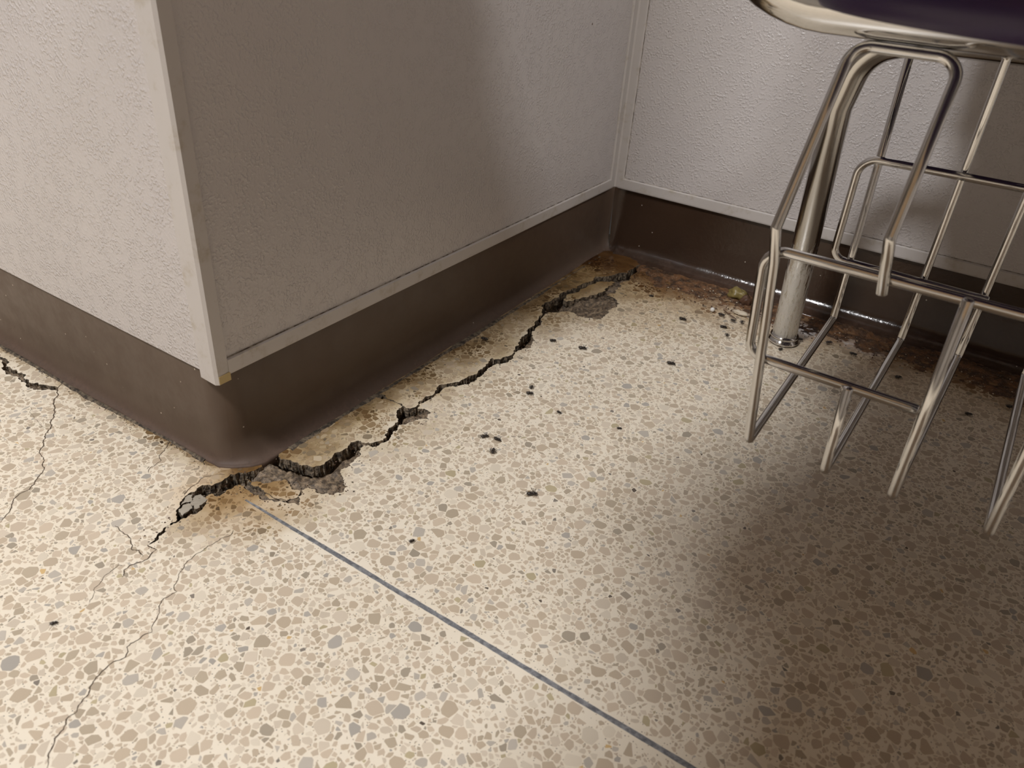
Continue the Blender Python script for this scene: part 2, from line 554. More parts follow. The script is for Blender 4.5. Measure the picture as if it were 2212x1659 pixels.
tag(t4, 'smooth white inside corner moulding where two panels meet', 'trim')
obj('dirt_line', box_mesh('dirt_line', (0.0198, yC - 0.0037, 0.118), (0.0206, yC - 0.001, ROOM_H - .1)), M['joint'], t4)

# coved base: profile (offset from wall, height)
def cove_profile(flare, hc):
    P = [(-0.004, 0.1015), (0.0002, 0.1010), (0.0006, 0.098)]
    for z in (0.085, 0.07, 0.055, 0.045): P.append((0.0008, z))
    zc = hc
    for k in range(0, 13):
        a = k / 12 * math.pi / 2
        # concave quarter ellipse from the wall to the floor
        P.append((0.0010 + flare * (1 - math.cos(a)), zc - (zc - 0.0016) * math.sin(a)))
    P.append((flare + 0.0018, 0.0004)); P.append((flare + 0.0022, -0.0015)); P.append((flare + 0.0005, -0.012)); P.append((-0.004, -0.030))
    return P


def lean_profile(flare, zc=0.020):
    """thicker base: the face leans out, then a tight cove at the floor"""
    P = [(-0.004, 0.1015), (0.0002, 0.1010), (0.0006, 0.098)]
    q0 = 0.30 * flare
    for k in range(1, 5):
        f = k / 4
        P.append((0.0008 + q0 * f * f, 0.098 - (0.098 - zc) * f))
    for k in range(1, 13):
        a = 0.28 + k / 12 * (math.pi / 2 - 0.28)
        P.append((0.0008 + q0 + (flare - q0) * (math.cos(0.28) - math.cos(a)) / math.cos(0.28), zc - (zc - 0.0012) * (math.sin(a) - math.sin(0.28)) / (1 - math.sin(0.28))))
    P.append((flare + 0.0018, 0.0004)); P.append((flare + 0.0022, -0.0015)); P.append((flare + 0.0005, -0.012)); P.append((-0.004, -0.030))
    return P


def sweep(name, stations):
    """stations: list of (origin xy, offset direction xy, profile, wobble)"""
    V = []; F = []
    n = len(stations[0][2])
    for (o, d, prof) in stations:
        for (r, z) in prof:
            V.append((o[0] + d[0] * r, o[1] + d[1] * r, z))
    for i in range(len(stations) - 1):
        for k in range(n - 1):
            F.append((i*n + k, i*n + k + 1, (i+1)*n + k + 1, (i+1)*n + k))
    me = mesh(name, V, F)
    smooth_by_angle(me, 55)
    return me


def wob(x, s=1.0):
    return (mnoise.noise((x * 14, 3.1, 0.7)) * 0.0025 + mnoise.noise((x * 60, 1.1, 5.7)) * 0.0012) * s


RC = 0.024
st = []
X = -4.0
xs = [-4.0, -2.0, -1.2, -0.8] + [-0.6 + 0.012 * k for k in range(int((0.6 - RC) / 0.012) + 1)]
for x in xs:
    fl = 0.0125 if x < -0.2 else 0.0125 - 0.005 * min(1, (x + 0.2) / 0.12)
    st.append(((x, 0.0), (0, -1), cove_profile(fl + wob(x), 0.030)))
for k in range(0, 9):
    a = -math.pi / 2 + k / 8 * math.pi / 2 * 0.5
    n_ = (math.cos(a), math.sin(a))
    st.append(((-RC + RC * n_[0], RC + RC * n_[1]), n_, cove_profile(0.0075 + 0.002 * k / 8 + wob(k * .01), 0.030)))
b_ = struct('baseboard_left', sweep('baseboard_left', st), M['base'])
tag(b_, 'brown coved base below the brightly lit left panel', 'baseboard')
st = []
for k in range(0, 9):
    a = -math.pi / 4 + k / 8 * math.pi / 4
    n_ = (math.cos(a), math.sin(a))
    st.append(((-RC + RC * n_[0], RC + RC * n_[1]), n_, cove_profile(0.0095 + 0.0065 * k / 8 + wob(k * .01 + .08), 0.030)))
yy_ = RC + 0.012
while yy_ < ROOM_Y - 0.05:
    st.append(((0, yy_), (1, 0), cove_profile(0.016 + wob(yy_, 1.3), 0.034)))
    yy_ += 0.012
for k in range(0, 9):
    a = k / 8 * math.pi / 4
    # fillet of the inside corner (each half of it)
    rr = 0.03
    cx, cy = rr, ROOM_Y - rr
    d_ = (math.cos(a), -math.sin(a))
    o_ = (cx - rr * math.cos(a), cy + rr * math.sin(a))
    st.append((o_, d_, [(r_ * (1 - 0.28 * k / 8), z_) for (r_, z_) in cove_profile(0.016 + 0.016 * k / 8, 0.034)]))
b_ = struct('baseboard_middle', sweep('baseboard_middle', st), M['base'])
tag(b_, 'dark brown coved base below the shaded middle panel', 'baseboard')
st = []
for k in range(8, -1, -1):
    a = math.pi / 2 - k / 8 * math.pi / 4
    rr = 0.03
    cx, cy = rr, ROOM_Y - rr
    d_ = (math.cos(a), -math.sin(a))
    o_ = (cx - rr * math.cos(a), cy + rr * math.sin(a))
    fl = 0.032 + 0.008 * (1 - k / 8)
    st.append((o_, d_, [(r_ * (1 - 0.28 * k / 8), z_) for (r_, z_) in lean_profile(fl)]))
x = 0.045
while x < 1.2:
    st.append(((x, ROOM_Y), (0, -1), lean_profile(0.040 + wob(x + 9, 1.4))))
    x += 0.012
for x in (1.6, 2.5, 4.0):
    st.append(((x, ROOM_Y), (0, -1), lean_profile(0.040)))
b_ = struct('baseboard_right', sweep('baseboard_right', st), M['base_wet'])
tag(b_, 'glossy dark brown coved base behind the chair', 'baseboard')

# ------------------------------------------------------------------ plan of the cracks, flies and crumbs (metres on the floor)
G = {
    'low': [(0.02818,-0.10749),(0.03002,-0.10303),(0.02633,-0.09657),(0.0239,-0.08896),(0.02277,-0.08014),(0.02314,-0.07327),(0.02546,-0.06982),(0.02448,-0.06388),(0.02751,-0.05984),(0.02696,-0.05516),(0.02371,-0.04727),(0.01534,-0.04135),(0.01635,-0.03605),(0.02423,-0.03443),(0.02392,-0.02742),(0.02432,-0.01973),(0.0259,-0.01289),(0.02998,-0.01158),(0.03675,-0.01373),(0.04488,-0.01473),(0.05252,-0.01422),(0.05938,-0.01426),(0.06386,-0.00989),(0.06977,-0.00798),(0.07976,-0.00376),(0.08777,-0.0002),(0.08345,0.00445),(0.07815,0.00754),(0.07464,0.01583),(0.07634,0.02184),(0.08419,0.02329),(0.09281,0.02261),(0.10118,0.02729),(0.10545,0.03615),(0.10399,0.04438),(0.09284,0.04907),(0.08776,0.0529),(0.08156,0.06201),(0.08177,0.07447),(0.08077,0.08416),(0.07346,0.0934),(0.06987,0.10111),(0.07746,0.10246),(0.08309,0.10913),(0.08472,0.11864),(0.07843,0.13537),(0.07537,0.14803),(0.08015,0.15529),(0.08449,0.16917),(0.09229,0.17547),(0.08717,0.18552),(0.07331,0.18516),(0.06697,0.18294),(0.06823,0.19884),(0.06766,0.21751),(0.0677,0.23333),(0.07604,0.24419),(0.08038,0.25506),(0.08342,0.27372),(0.08261,0.29009),(0.08116,0.30508),(0.08759,0.32207),(0.08875,0.3414),(0.08475,0.35695),(0.08986,0.3709),(0.08631,0.39373),(0.07387,0.40633),(0.06811,0.43904),(0.05736,0.46661),(0.05856,0.47437),(0.07076,0.48892),(0.07985,0.49431),(0.09383,0.49107),(0.10937,0.49541),(0.12263,0.50381),(0.12169,0.53048),(0.12043,0.5612),(0.11093,0.57267),(0.09468,0.57528),(0.09359,0.58459),(0.10075,0.59019),(0.09589,0.6147),(0.08963,0.63018),(0.09404,0.64148),(0.09018,0.66519)],
    'f1': [(0.02018,0.0383),(0.02127,0.03602),(0.03055,0.03661),(0.04151,0.03945),(0.05131,0.04142),(0.06075,0.04457),(0.06532,0.05246),(0.06203,0.0674),(0.06091,0.07249),(0.06478,0.08466),(0.06026,0.09347),(0.06421,0.09976),(0.07466,0.10336),(0.08064,0.10969),(0.0825,0.1207),(0.07472,0.14074),(0.07304,0.14957),(0.05935,0.16302),(0.05869,0.17331)],
    'f2': [(0.06295,0.17313),(0.06902,0.17805),(0.06724,0.19502),(0.06788,0.2069),(0.06286,0.22617),(0.06412,0.23521),(0.07119,0.24507),(0.07582,0.26119),(0.08054,0.27768),(0.07907,0.29149),(0.07557,0.30846),(0.07295,0.31988)],
    'f3': [(0.07701,0.3187),(0.08248,0.32326),(0.08614,0.34014),(0.08019,0.35889),(0.07122,0.38604),(0.06622,0.41837),(0.05791,0.44987),(0.04843,0.47652),(0.04189,0.48331),(0.04169,0.4959),(0.04351,0.51377),(0.04237,0.53281),(0.05189,0.56526),(0.05427,0.5959),(0.05323,0.61709),(0.06773,0.63188),(0.07271,0.64768),(0.08473,0.66032),(0.08368,0.68667),(0.08413,0.7051)],
    'upL': [(0.01902,0.03738),(0.01911,0.02704),(0.02042,0.01586),(0.02003,0.00758),(0.01678,0.00304),(0.01084,-0.00162),(0.00663,-0.00885),(0.00782,-0.01565),(0.00827,-0.02292),(0.00679,-0.02971),(0.00114,-0.03319),(0.00032,-0.04032),(0.00141,-0.04497),(0.00083,-0.05265),(0.00435,-0.06055),(0.00987,-0.06668),(0.0145,-0.0716),(0.02152,-0.07618),(0.02074,-0.0817),(0.02256,-0.08999),(0.025,-0.09759),(0.02831,-0.1028)],
    'island': [(0.05159,0.5258),(0.04913,0.53873),(0.05452,0.56061),(0.0567,0.59623),(0.06242,0.61708),(0.07551,0.62946),(0.08079,0.62675),(0.08144,0.60552),(0.08295,0.58563),(0.07503,0.55805),(0.06357,0.53129),(0.05813,0.52325)],
    'p1': [(0.00176,-0.04469),(0.00557,-0.0399),(0.01557,-0.04207),(0.02188,-0.04694),(0.02641,-0.059),(0.01871,-0.05638)],
    'p2': [(0.00142,-0.05308),(0.00319,-0.04631),(0.0115,-0.05148),(0.00879,-0.05534),(0.00679,-0.06128)],
    'p3': [(0.01056,-0.06614),(0.00876,-0.06062),(0.01517,-0.05478),(0.01906,-0.06298),(0.02008,-0.06896)],
    'p4': [(0.02323,-0.00357),(0.03205,-0.00145),(0.04024,0.00116),(0.04473,0.00944),(0.05059,0.01789),(0.06217,0.01359),(0.07317,0.01469),(0.07815,0.00754),(0.07449,0.00107),(0.07426,-0.00359),(0.06421,-0.00782),(0.05392,-0.00951),(0.03653,-0.00646)],
    'hole2': [(-0.37871,-0.02581),(-0.36015,-0.02563),(-0.34312,-0.02644),(-0.33033,-0.03463),(-0.31525,-0.03153),(-0.29272,-0.03568),(-0.2776,-0.03605),(-0.26682,-0.03103),(-0.25722,-0.02697),(-0.24983,-0.02356),(-0.24287,-0.02803),(-0.25325,-0.03391),(-0.26616,-0.04073),(-0.28243,-0.03964),(-0.30249,-0.03981),(-0.31881,-0.04136),(-0.34899,-0.03133),(-0.36562,-0.03238)],
    't1': [(-0.25579,-0.01501),(-0.24284,-0.02725),(-0.23129,-0.03621),(-0.21642,-0.04546),(-0.1996,-0.05579),(-0.19266,-0.06343),(-0.18322,-0.06876),(-0.17714,-0.07652),(-0.1679,-0.08452),(-0.16124,-0.08823),(-0.15189,-0.0955),(-0.14608,-0.09666),(-0.13609,-0.1029),(-0.13045,-0.10401),(-0.12535,-0.1082),(-0.11931,-0.11685),(-0.11053,-0.12814),(-0.11154,-0.1365),(-0.10312,-0.14715),(-0.09139,-0.15931),(-0.08537,-0.1683)],
    't2': [(-0.07822,-0.00841),(-0.07286,-0.01795),(-0.06901,-0.0239),(-0.0668,-0.031),(-0.058,-0.03561),(-0.05688,-0.04183),(-0.05628,-0.04836),(-0.05118,-0.05262)],
    't3': [(0.06864,-0.05567),(0.07145,-0.06248),(0.06856,-0.07348),(0.06851,-0.08639),(0.0689,-0.10061),(0.07291,-0.10765),(0.07551,-0.11358),(0.08194,-0.1222),(0.08576,-0.12496),(0.0894,-0.12501),(0.0872,-0.13494),(0.08999,-0.14005),(0.09685,-0.1455),(0.10179,-0.15381),(0.10791,-0.15926),(0.10551,-0.16351),(0.10572,-0.17064),(0.10537,-0.17727),(0.11235,-0.18298),(0.10909,-0.19298),(0.11088,-0.20055),(0.11712,-0.21172),(0.12235,-0.22299),(0.12562,-0.22593),(0.12539,-0.23265),(0.13077,-0.2377),(0.13218,-0.24417),(0.13735,-0.24897),(0.14148,-0.25313),(0.14704,-0.25716),(0.15107,-0.2612)],
    't4': [(0.02858,-0.10838),(0.03849,-0.10719),(0.03985,-0.11347),(0.0423,-0.11779),(0.03951,-0.12499),(0.03848,-0.13575),(0.04406,-0.14127)],
    't5': [(0.03337,-0.13367),(0.02998,-0.13525),(0.03309,-0.14957),(0.03749,-0.1595),(0.04468,-0.1651),(0.04871,-0.17104)],
    't6': [(-0.01191,-0.11082),(-0.00088,-0.11133),(0.00751,-0.11152),(0.01499,-0.11449),(0.0229,-0.11909),(0.02821,-0.11609),(0.03745,-0.11841)],
    't7': [(0.00355,-0.01224),(-0.00233,-0.01686),(-0.00633,-0.02291),(-0.00835,-0.02928),(-0.00567,-0.0413),(0.00013,-0.0532)],
    't8': [(0.04987,-0.00719),(0.06061,-0.00702),(0.07373,-0.00311),(0.07943,-0.00225)],
    't9': [(0.04985,0.0173),(0.05921,0.01505),(0.05916,0.02267),(0.0688,0.01877)],
    't10': [(0.08413,0.7051),(0.09358,0.67982),(0.09917,0.64677),(0.11065,0.64956)],
    't11': [(-0.23402,-0.05974),(-0.22494,-0.06614),(-0.20716,-0.06853),(-0.19433,-0.07126),(-0.18428,-0.06962)],
    'flies': [(0.1579,0.1859,20),(0.1711,0.1893,-30),(0.1781,0.171,80),(0.2449,0.139,5),(0.1438,0.2966,70),(0.1499,0.2841,0),(0.1454,0.4138,-10),(0.1062,0.4071,5),(0.2486,0.451,-15),(0.2119,0.5749,-25),(0.2499,0.6203,-30),(0.2797,0.6186,60),(0.2645,0.5898,-20),(0.2756,0.5718,70),(0.3451,0.5799,40),(0.4843,0.6048,10),(0.4254,0.6254,-30),(0.0419,0.3481,-20),(0.1961,0.0251,40),(0.0468,-0.1955,30),(0.1951,0.2721,-40),(0.2605,0.287,0),(0.3583,0.6202,-20),(0.392,0.6372,10),(0.5672,0.5682,-20),(0.6062,0.6144,-20),(0.1461,0.6156,-20),(0.2686,0.6146,-40)],
    'bead': [0.2338,0.6271],
    'chunk': [0.2452,0.684],
    'block': [0.2602,0.683],
    'twig': [0.2662,0.6252],
    's1': [-0.1824,0.7231],
}

# ------------------------------------------------------------------ broken terrazzo floor
def fractal(pts, seg=0.0020, amp=0.48, rnd=random):
    """midpoint displacement along an open polyline (jagged fracture line)"""
    out = [Vector(pts[0])]

    def rec(a, b):
        L = (b - a).length
        if L < seg:
            out.append(b); return
        mid = (a + b) / 2
        n = Vector((-(b - a).y, (b - a).x)) / L
        mid = mid + n * (rnd.uniform(-1, 1) * amp * min(L, 0.012) * 0.5)
        rec(a, mid); rec(mid, b)
    for i in range(len(pts) - 1):
        rec(Vector(pts[i]), Vector(pts[i + 1]))
    return [(float(p.x), float(p.y)) for p in out]


def inside(poly, px, py):
    """vectorised point in polygon"""
    px = np.asarray(px, float); py = np.asarray(py, float)
    P = np.asarray(poly, float)
    res = np.zeros(px.shape, bool)
    x1, y1 = P[:, 0], P[:, 1]
    x2, y2 = np.roll(x1, -1), np.roll(y1, -1)
    for a, b, c, d in zip(x1, y1, x2, y2):
        if b == d: continue
        cond = ((b > py) != (d > py))
        res ^= cond & (px < (c - a) * (py - b) / (d - b) + a)
    return res


def dist_poly(pts, px, py):
    px = np.asarray(px, float); py = np.asarray(py, float)
    best = np.full(px.shape, 1e9)
    for (a, b), (c, d) in zip(pts[:-1], pts[1:]):
        vx, vy = c - a, d - b
        L2 = vx * vx + vy * vy + 1e-18
        t = np.clip(((px - a) * vx + (py - b) * vy) / L2, 0, 1)
        best = np.minimum(best, np.hypot(px - a - t * vx, py - b - t * vy))
    return best


low = fractal(G['low'])
upL = fractal(G['upL'])
VOID = low + [(0.092, 0.700), (0.086, 0.716), (0.002, 0.716), (0.002, 0.045)] + upL[:-1]
HOLE2 = fractal(G['hole2'] + [G['hole2'][0]])[:-1]

IX0, IX1, IY0, IY1 = -0.55, 0.85, -0.40, 0.745


def cdt_mesh(outer_loops, keep):
    verts = []; edges = []
    for lp in outer_loops:
        s = len(verts)
        verts += [Vector(p) for p in lp]
        edges += [(s + i, s + (i + 1) % len(lp)) for i in range(len(lp))]
    V, E, Fc, _, _, _ = delaunay_2d_cdt(verts, edges, [], 0, 1e-6)
    V = np.array([(v.x, v.y) for v in V])
    Fc = np.array(Fc)
    cx = V[Fc].mean(axis=1)
    k = keep(cx[:, 0], cx[:, 1])
    return V, Fc[k], cx[k]


outer = [(-4.1, -4.1), (4.1, -4.1), (4.1, 0.8), (-4.1, 0.8)]
inner = [(IX0, IY0), (IX1, IY0), (IX1, IY1), (IX0, IY1)]
V, Fc, cx = cdt_mesh([outer, inner, VOID, HOLE2], lambda x, y: ~(inside(VOID, x, y) | inside(HOLE2, x, y)))
verts = [(x, y, 0.0) for x, y in V]
faces = [tuple(int(i) for i in f) for f in Fc]
mats_i = [0 if (IX0 < c[0] < IX1 and IY0 < c[1] < IY1) else 1 for c in cx]
for loop in (VOID, HOLE2):
    n = len(loop); s = len(verts)
    P = np.array(loop)
    for lev, (z, j) in enumerate(((0.0, 0), (-0.0012, 0.0003), (-0.005, 0.0012), (-0.011, 0.0022), (-0.03, 0.003))):
        for (x, y) in loop:
            jx, jy = RNG.uniform(-j, j), RNG.uniform(-j, j)
            verts.append((x + jx, y + jy, z + (RNG.uniform(-.4, .4) * .001 if 0 < lev < 4 else 0)))
    for lev in range(4):
        for i in range(n):
            i2 = (i + 1) % n
            faces.append((s + lev*n + i, s + lev*n + i2, s + (lev+1)*n + i2, s + (lev+1)*n + i)); mats_i.append(2)
me = mesh('floor', verts, faces)
for mt in (M['cement'], M['beyond'], M['mortar']): me.materials.append(mt)
me.polygons.foreach_set('material_index', mats_i)
bmf = bmesh.new(); bmf.from_mesh(me)
for f in bmf.faces:
    if f.material_index < 2 and f.normal.z < 0: f.normal_flip()
bmf.to_mesh(me); bmf.free()
floor = struct('floor', me, None)
tag(floor, 'cracked cream terrazzo floor with tan stone chips', 'floor')

# ------- bed of dirt under the cracks
deep = G['f1'] + G['f2'] + G['f3']
deepL = [((a[0] + b[0]) / 2, (a[1] + b[1]) / 2) for a, b in zip(G['upL'][4:], list(reversed(G['low'][:18])))]
nx, ny = 100, 500
gx = np.linspace(-0.02, 0.14, nx); gy = np.linspace(-0.125, 0.73, ny)
GX, GY = np.meshgrid(gx, gy, indexing='ij')


def vnoise(X, Y, s, seed):
    r = np.random.default_rng(seed)
    n = 64
    T = r.random((n, n))
    x = X * s; y = Y * s
    xi = np.floor(x).astype(int); yi = np.floor(y).astype(int)
    fx = x - xi; fy = y - yi
    fx = fx*fx*(3-2*fx); fy = fy*fy*(3-2*fy)
    a = T[xi % n, yi % n]; b = T[(xi+1) % n, yi % n]; c = T[xi % n, (yi+1) % n]; d = T[(xi+1) % n, (yi+1) % n]
    return (a*(1-fx)+b*fx)*(1-fy)+(c*(1-fx)+d*fx)*fy


dd = dist_poly(deep, GX, GY); dl = dist_poly(deepL, GX, GY)
Z = -0.0024 - 0.020*np.exp(-(dd/0.0055)**2) - 0.022*np.exp(-(dl/0.010)**2)
Z += (vnoise(GX, GY, 90, 1)-.5)*0.0035 + (vnoise(GX, GY, 230, 2)-.5)*0.0032 + (vnoise(GX, GY, 480, 3)-.5)*0.0018
# the dark pocket beside the loose sliver, and the shaded hollow near the outer corner
Z -= 0.016*np.exp(-(((GX-0.055)/0.022)**2 + ((GY-0.50)/0.035)**2))
Z -= 0.006*np.exp(-(((GX-0.085)/0.02)**2 + ((GY-0.57)/0.05)**2))
Z = np.minimum(Z, -0.0008)
idx = np.arange(nx*ny).reshape(nx, ny)
F_q = np.stack([idx[:-1, :-1], idx[1:, :-1], idx[1:, 1:], idx[:-1, 1:]], -1).reshape(-1, 4)
cqx, cqy = (GX[:-1, :-1]+.0008).ravel(), (GY[:-1, :-1]+.0008).ravel()
nearv = inside(VOID, cqx, cqy) | (dist_poly(VOID, cqx, cqy) < 0.006)
F_q = F_q[nearv]
me = mesh('crack_bed', np.stack([GX.ravel(), GY.ravel(), Z.ravel()], -1).tolist(), F_q.tolist(), smooth=True)
cb = obj('crack_bed', me, M['dirt'], floor)
tag(cb, 'dark gritty dirt and exposed mortar inside the long crack', kind='stuff')
# bed of the small hole at the left
hx = np.linspace(-0.40, -0.22, 110); hy = np.linspace(-0.06, -0.01, 36)
HX, HY = np.meshgrid(hx, hy, indexing='ij')
HZ = -0.006 + (vnoise(HX, HY, 150, 5)-.5)*0.004 + (vnoise(HX, HY, 400, 6)-.5)*0.003
idx = np.arange(110*36).reshape(110, 36)
me = mesh('crack_bed', np.stack([HX.ravel(), HY.ravel(), HZ.ravel()], -1).tolist(), np.stack([idx[:-1, :-1], idx[1:, :-1], idx[1:, 1:], idx[:-1, 1:]], -1).reshape(-1, 4).tolist(), smooth=True)
tag(obj('crack_bed', me, M['dirt'], floor), 'dirt inside the short crack at the far left', kind='stuff')


# ------- broken pieces of terrazzo still lying along the base
def slab(name, loop, top, thick, mats=(0, 1), jag=True, jig=0.0012):
    if jag:
        loop = fractal(loop + [loop[0]])[:-1]
    V, Fc, cx = cdt_mesh([loop], lambda x, y: inside(loop, x, y))
    verts = [(x, y, top(x, y)) for x, y in V]
    faces = []
    for f in Fc:
        a, b, c = (V[i] for i in f)
        cr = (b[0]-a[0])*(c[1]-a[1]) - (b[1]-a[1])*(c[0]-a[0])
        faces.append(tuple(int(i) for i in (f if cr > 0 else f[::-1])))
    mi = [0]*len(faces)
    s = len(verts); n = len(loop)
    for lev, (dz, j) in enumerate(((0, 0), (-0.0010, 0.0004), (-thick*0.5, jig), (-thick, jig))):
        for (x, y) in loop:
            verts.append((x + RNG.uniform(-j, j), y + RNG.uniform(-j, j), top(x, y) + dz))
    for lev in range(3):
        for i in range(n):
            i2 = (i+1) % n
            faces.append((s+lev*n+i, s+lev*n+i2, s+(lev+1)*n+i2, s+(lev+1)*n+i)); mi.append(1)
    me = mesh(name, verts, faces)
    me.materials.append(M['cement']); me.materials.append(M['mortar'])
    me.polygons.foreach_set('material_index', mi)
    return loop, me


SLABS = []
s1 = G['f1'] + [(0.004, 0.1745), (0.004, 0.040)]
s2 = [(0.0585, 0.1742)] + G['f2'] + [(0.004, 0.3205), (0.004, 0.1749)]
s3 = [(0.0735, 0.3205)] + G['f3'] + [(0.060, 0.722), (0.004, 0.722), (0.004, 0.3209)]
tops = [lambda x, y: 0.0008 + 0.035*(x-0.01) + 0.006*(y-.1),
        lambda x, y: 0.0012 + 0.030*(x-0.01) - 0.004*(y-.24),
        lambda x, y: 0.0014 + 0.026*(x-0.01) + 0.004*(y-.5)]
for lp, tp, lb in ((s1, tops[0], 'lifted strip of terrazzo beside the outer corner'), (s2, tops[1], 'lifted strip of terrazzo at the middle of the base'), (s3, tops[2], 'lifted strip of terrazzo running into the inside corner')):
    loop, me = slab('terrazzo_slab', lp, tp, 0.012)
    tag(obj('terrazzo_slab', me, None, floor), lb)
    SLABS.append((loop, tp))
SMALL = [('island', lambda x, y: -0.0018 + 0.02*(x-.06), 0.008, 'loose dirty sliver lying in the crack'),
         ('p1', lambda x, y: -0.0015 + 0.25*(x-.01) - .10*(y+.05), 0.007, 'loose grey stone lying in the crack'),
         ('p2', lambda x, y: -0.0008, 0.006, 'loose pale chip at the crack edge'),
         ('p3', lambda x, y: -0.0004, 0.006, 'loose pale chip at the crack edge'),
         ('p4', lambda x, y: -0.0006 - 0.02*(y-.0), 0.008, 'sunken broken piece of terrazzo below the corner')]
for k, tp, th, lb in SMALL:
    loop, me = slab('terrazzo_fragment', G[k], tp, th, jig=0.0006)
    if k in ('p1', 'p2', 'p3'): me.materials[0] = M['loose']
    tag(obj('terrazzo_fragment', me, None, floor), lb)
    if k in ('p4', 'island'):
        SLABS.append((loop, tp))

# ------- zinc divider strip
n = 240
xs = [0.046 + (1.6 - 0.046) * (i / n) ** 1.6 for i in range(n + 1)]
V = []; F = []
for x in xs:
    wear = max(0.0, 1 - (x - 0.046) / 0.10)
    hw = 0.0021 * (1 - 0.55 * wear) + mnoise.noise((x * 90, 0, 0)) * 0.0004 + mnoise.noise((x * 300, 4, 0)) * 0.00025
    yc = -0.0240 + mnoise.noise((x * 25, 2, 0)) * 0.0003
    for (y, z) in ((yc - hw, -0.0003), (yc - hw * .9, 0.00035), (yc + hw * .9, 0.00035), (yc + hw, -0.0003)):
        V.append((x, y, z))
for i in range(n):
    for k in range(3):
        F.append((i*4+k, i*4+4+k, i*4+5+k, i*4+1+k))
tag(obj('divider_strip', mesh('divider_strip', V, F), M['zinc'], floor), 'thin grey metal divider strip set in the terrazzo')

# ------- hairline cracks
WID = {'t1': (0.0012, 0.0008), 't2': (0.0008, 0.0005), 't3': (0.0005, 0.0008), 't4': (0.0011, 0.0008), 't5': (0.0005, 0.0003),
       't6': (0.0006, 0.0010), 't7': (0.0004, 0.0006), 't8': (0.0010, 0.0008), 't9': (0.0008, 0.0006), 't10': (0.0012, 0.0004), 't11': (0.0003, 0.0003)}
HAIR = []
for k, (w0, w1) in WID.items():
    pl = fractal(G[k], 0.0025, 0.30)
    HAIR.append(pl)
    V = []; F = []
    N = len(pl)
    for i, (x, y) in enumerate(pl):
        a = Vector(pl[max(i-1, 0)]); b = Vector(pl[min(i+1, N-1)])
        t = (b - a).normalized(); nn = Vector((-t.y, t.x))
        f = i / (N - 1)
        wv = (w0 + (w1 - w0) * f) * random.uniform(0.45, 1.25) * min(1, (1 - f) * 12 + 0.15) * 0.5
        for s_ in (-1, 1):
            V.append((x + nn.x * wv * s_, y + nn.y * wv * s_, 0.00030))
    F = [(2*i, 2*i+2, 2*i+3, 2*i+1) for i in range(N-1)]
    obj('hairline_crack', mesh('hairline_crack', V, F), M['line'], floor)

# ------- stone chips
PAL = [((208, 191, 169), 40), ((198, 181, 158), 22), ((217, 203, 183), 16), ((188, 173, 151), 8), ((195, 186, 173), 5), ((180, 173, 163), 2),
       ((226, 214, 194), 6), ((192, 178, 146), 2), ((172, 160, 142), 3), ((140, 131, 120), 1.0), ((214, 182, 130), 0.5), ((100, 88, 76), 0.3)]
PC = np.array([s2l(c) for c, _ in PAL]); PW = np.array([w_ for _, w_ in PAL], float); PW /= PW.sum()
AX0, AX1, AY0, AY1 = IX0, IX1, IY0, 0.735
VIEW_AREA = 1.14*1.065


def project(x, y, z=0.0):
    d = np.stack([x - CAM.x, y - CAM.y, np.full_like(x, z - CAM.z)], -1)
    a = d @ np.array(R_); b = d @ np.array(U_); c = d @ np.array(F_)
    return 1106 + FPX*a/c, 829.5 - FPX*b/c, c


CELL = 0.009
grid = {}
SX, SY, SR = [], [], []


def try_place(x, y, r, pack):
    ci, cj = int(x // CELL), int(y // CELL)
    for i in range(ci-2, ci+3):
        for j in range(cj-2, cj+3):
            for k in grid.get((i, j), ()):
                if (SX[k]-x)**2 + (SY[k]-y)**2 < (pack*(SR[k]+r))**2:
                    return False
    grid.setdefault((ci, cj), []).append(len(SX))
    SX.append(x); SY.append(y); SR.append(r)
    return True


for (natt, r0, r1, pack) in ((1800, 0.0046, 0.0066, 0.95), (7000, 0.0034, 0.0046, 0.84), (26000, 0.0020, 0.0034, 0.80), (60000, 0.0010, 0.0020, 0.84), (40000, 0.0006, 0.0010, 0.92)):
    natt = int(natt*(AX1 - AX0)*(AY1 - AY0)/VIEW_AREA)
    x = RNG.uniform(AX0, AX1, natt); y = RNG.uniform(AY0, AY1, natt)
    u, v, c = project(x, y)
    mg = 1e9 if r0 > 0.0015 else 120          # the finest shards only where they can be seen
    ok = ((mg > 1e8) | ((u > -mg) & (u < 2212 + mg) & (v > -mg) & (v < 1659 + mg) & (c > 0))) & ~((x < 0) & (y > 0))
    rr = RNG.uniform(r0, r1, natt)
    for i in np.nonzero(ok)[0]:
        try_place(float(x[i]), float(y[i]), float(rr[i]), pack)
NS = len(SX)
AXs, AYs = np.array(SX), np.array(SY)


def clip(poly, nx_, ny_, d_):
    out = []
    n = len(poly)
    for i in range(n):
        a = poly[i]; b = poly[(i+1) % n]
        da = a[0]*nx_ + a[1]*ny_ - d_; db = b[0]*nx_ + b[1]*ny_ - d_
        if da <= 0: out.append(a)
        if (da < 0 < db) or (db < 0 < da):
            t = da/(da-db)
            out.append((a[0]+(b[0]-a[0])*t, a[1]+(b[1]-a[1])*t))
    return out


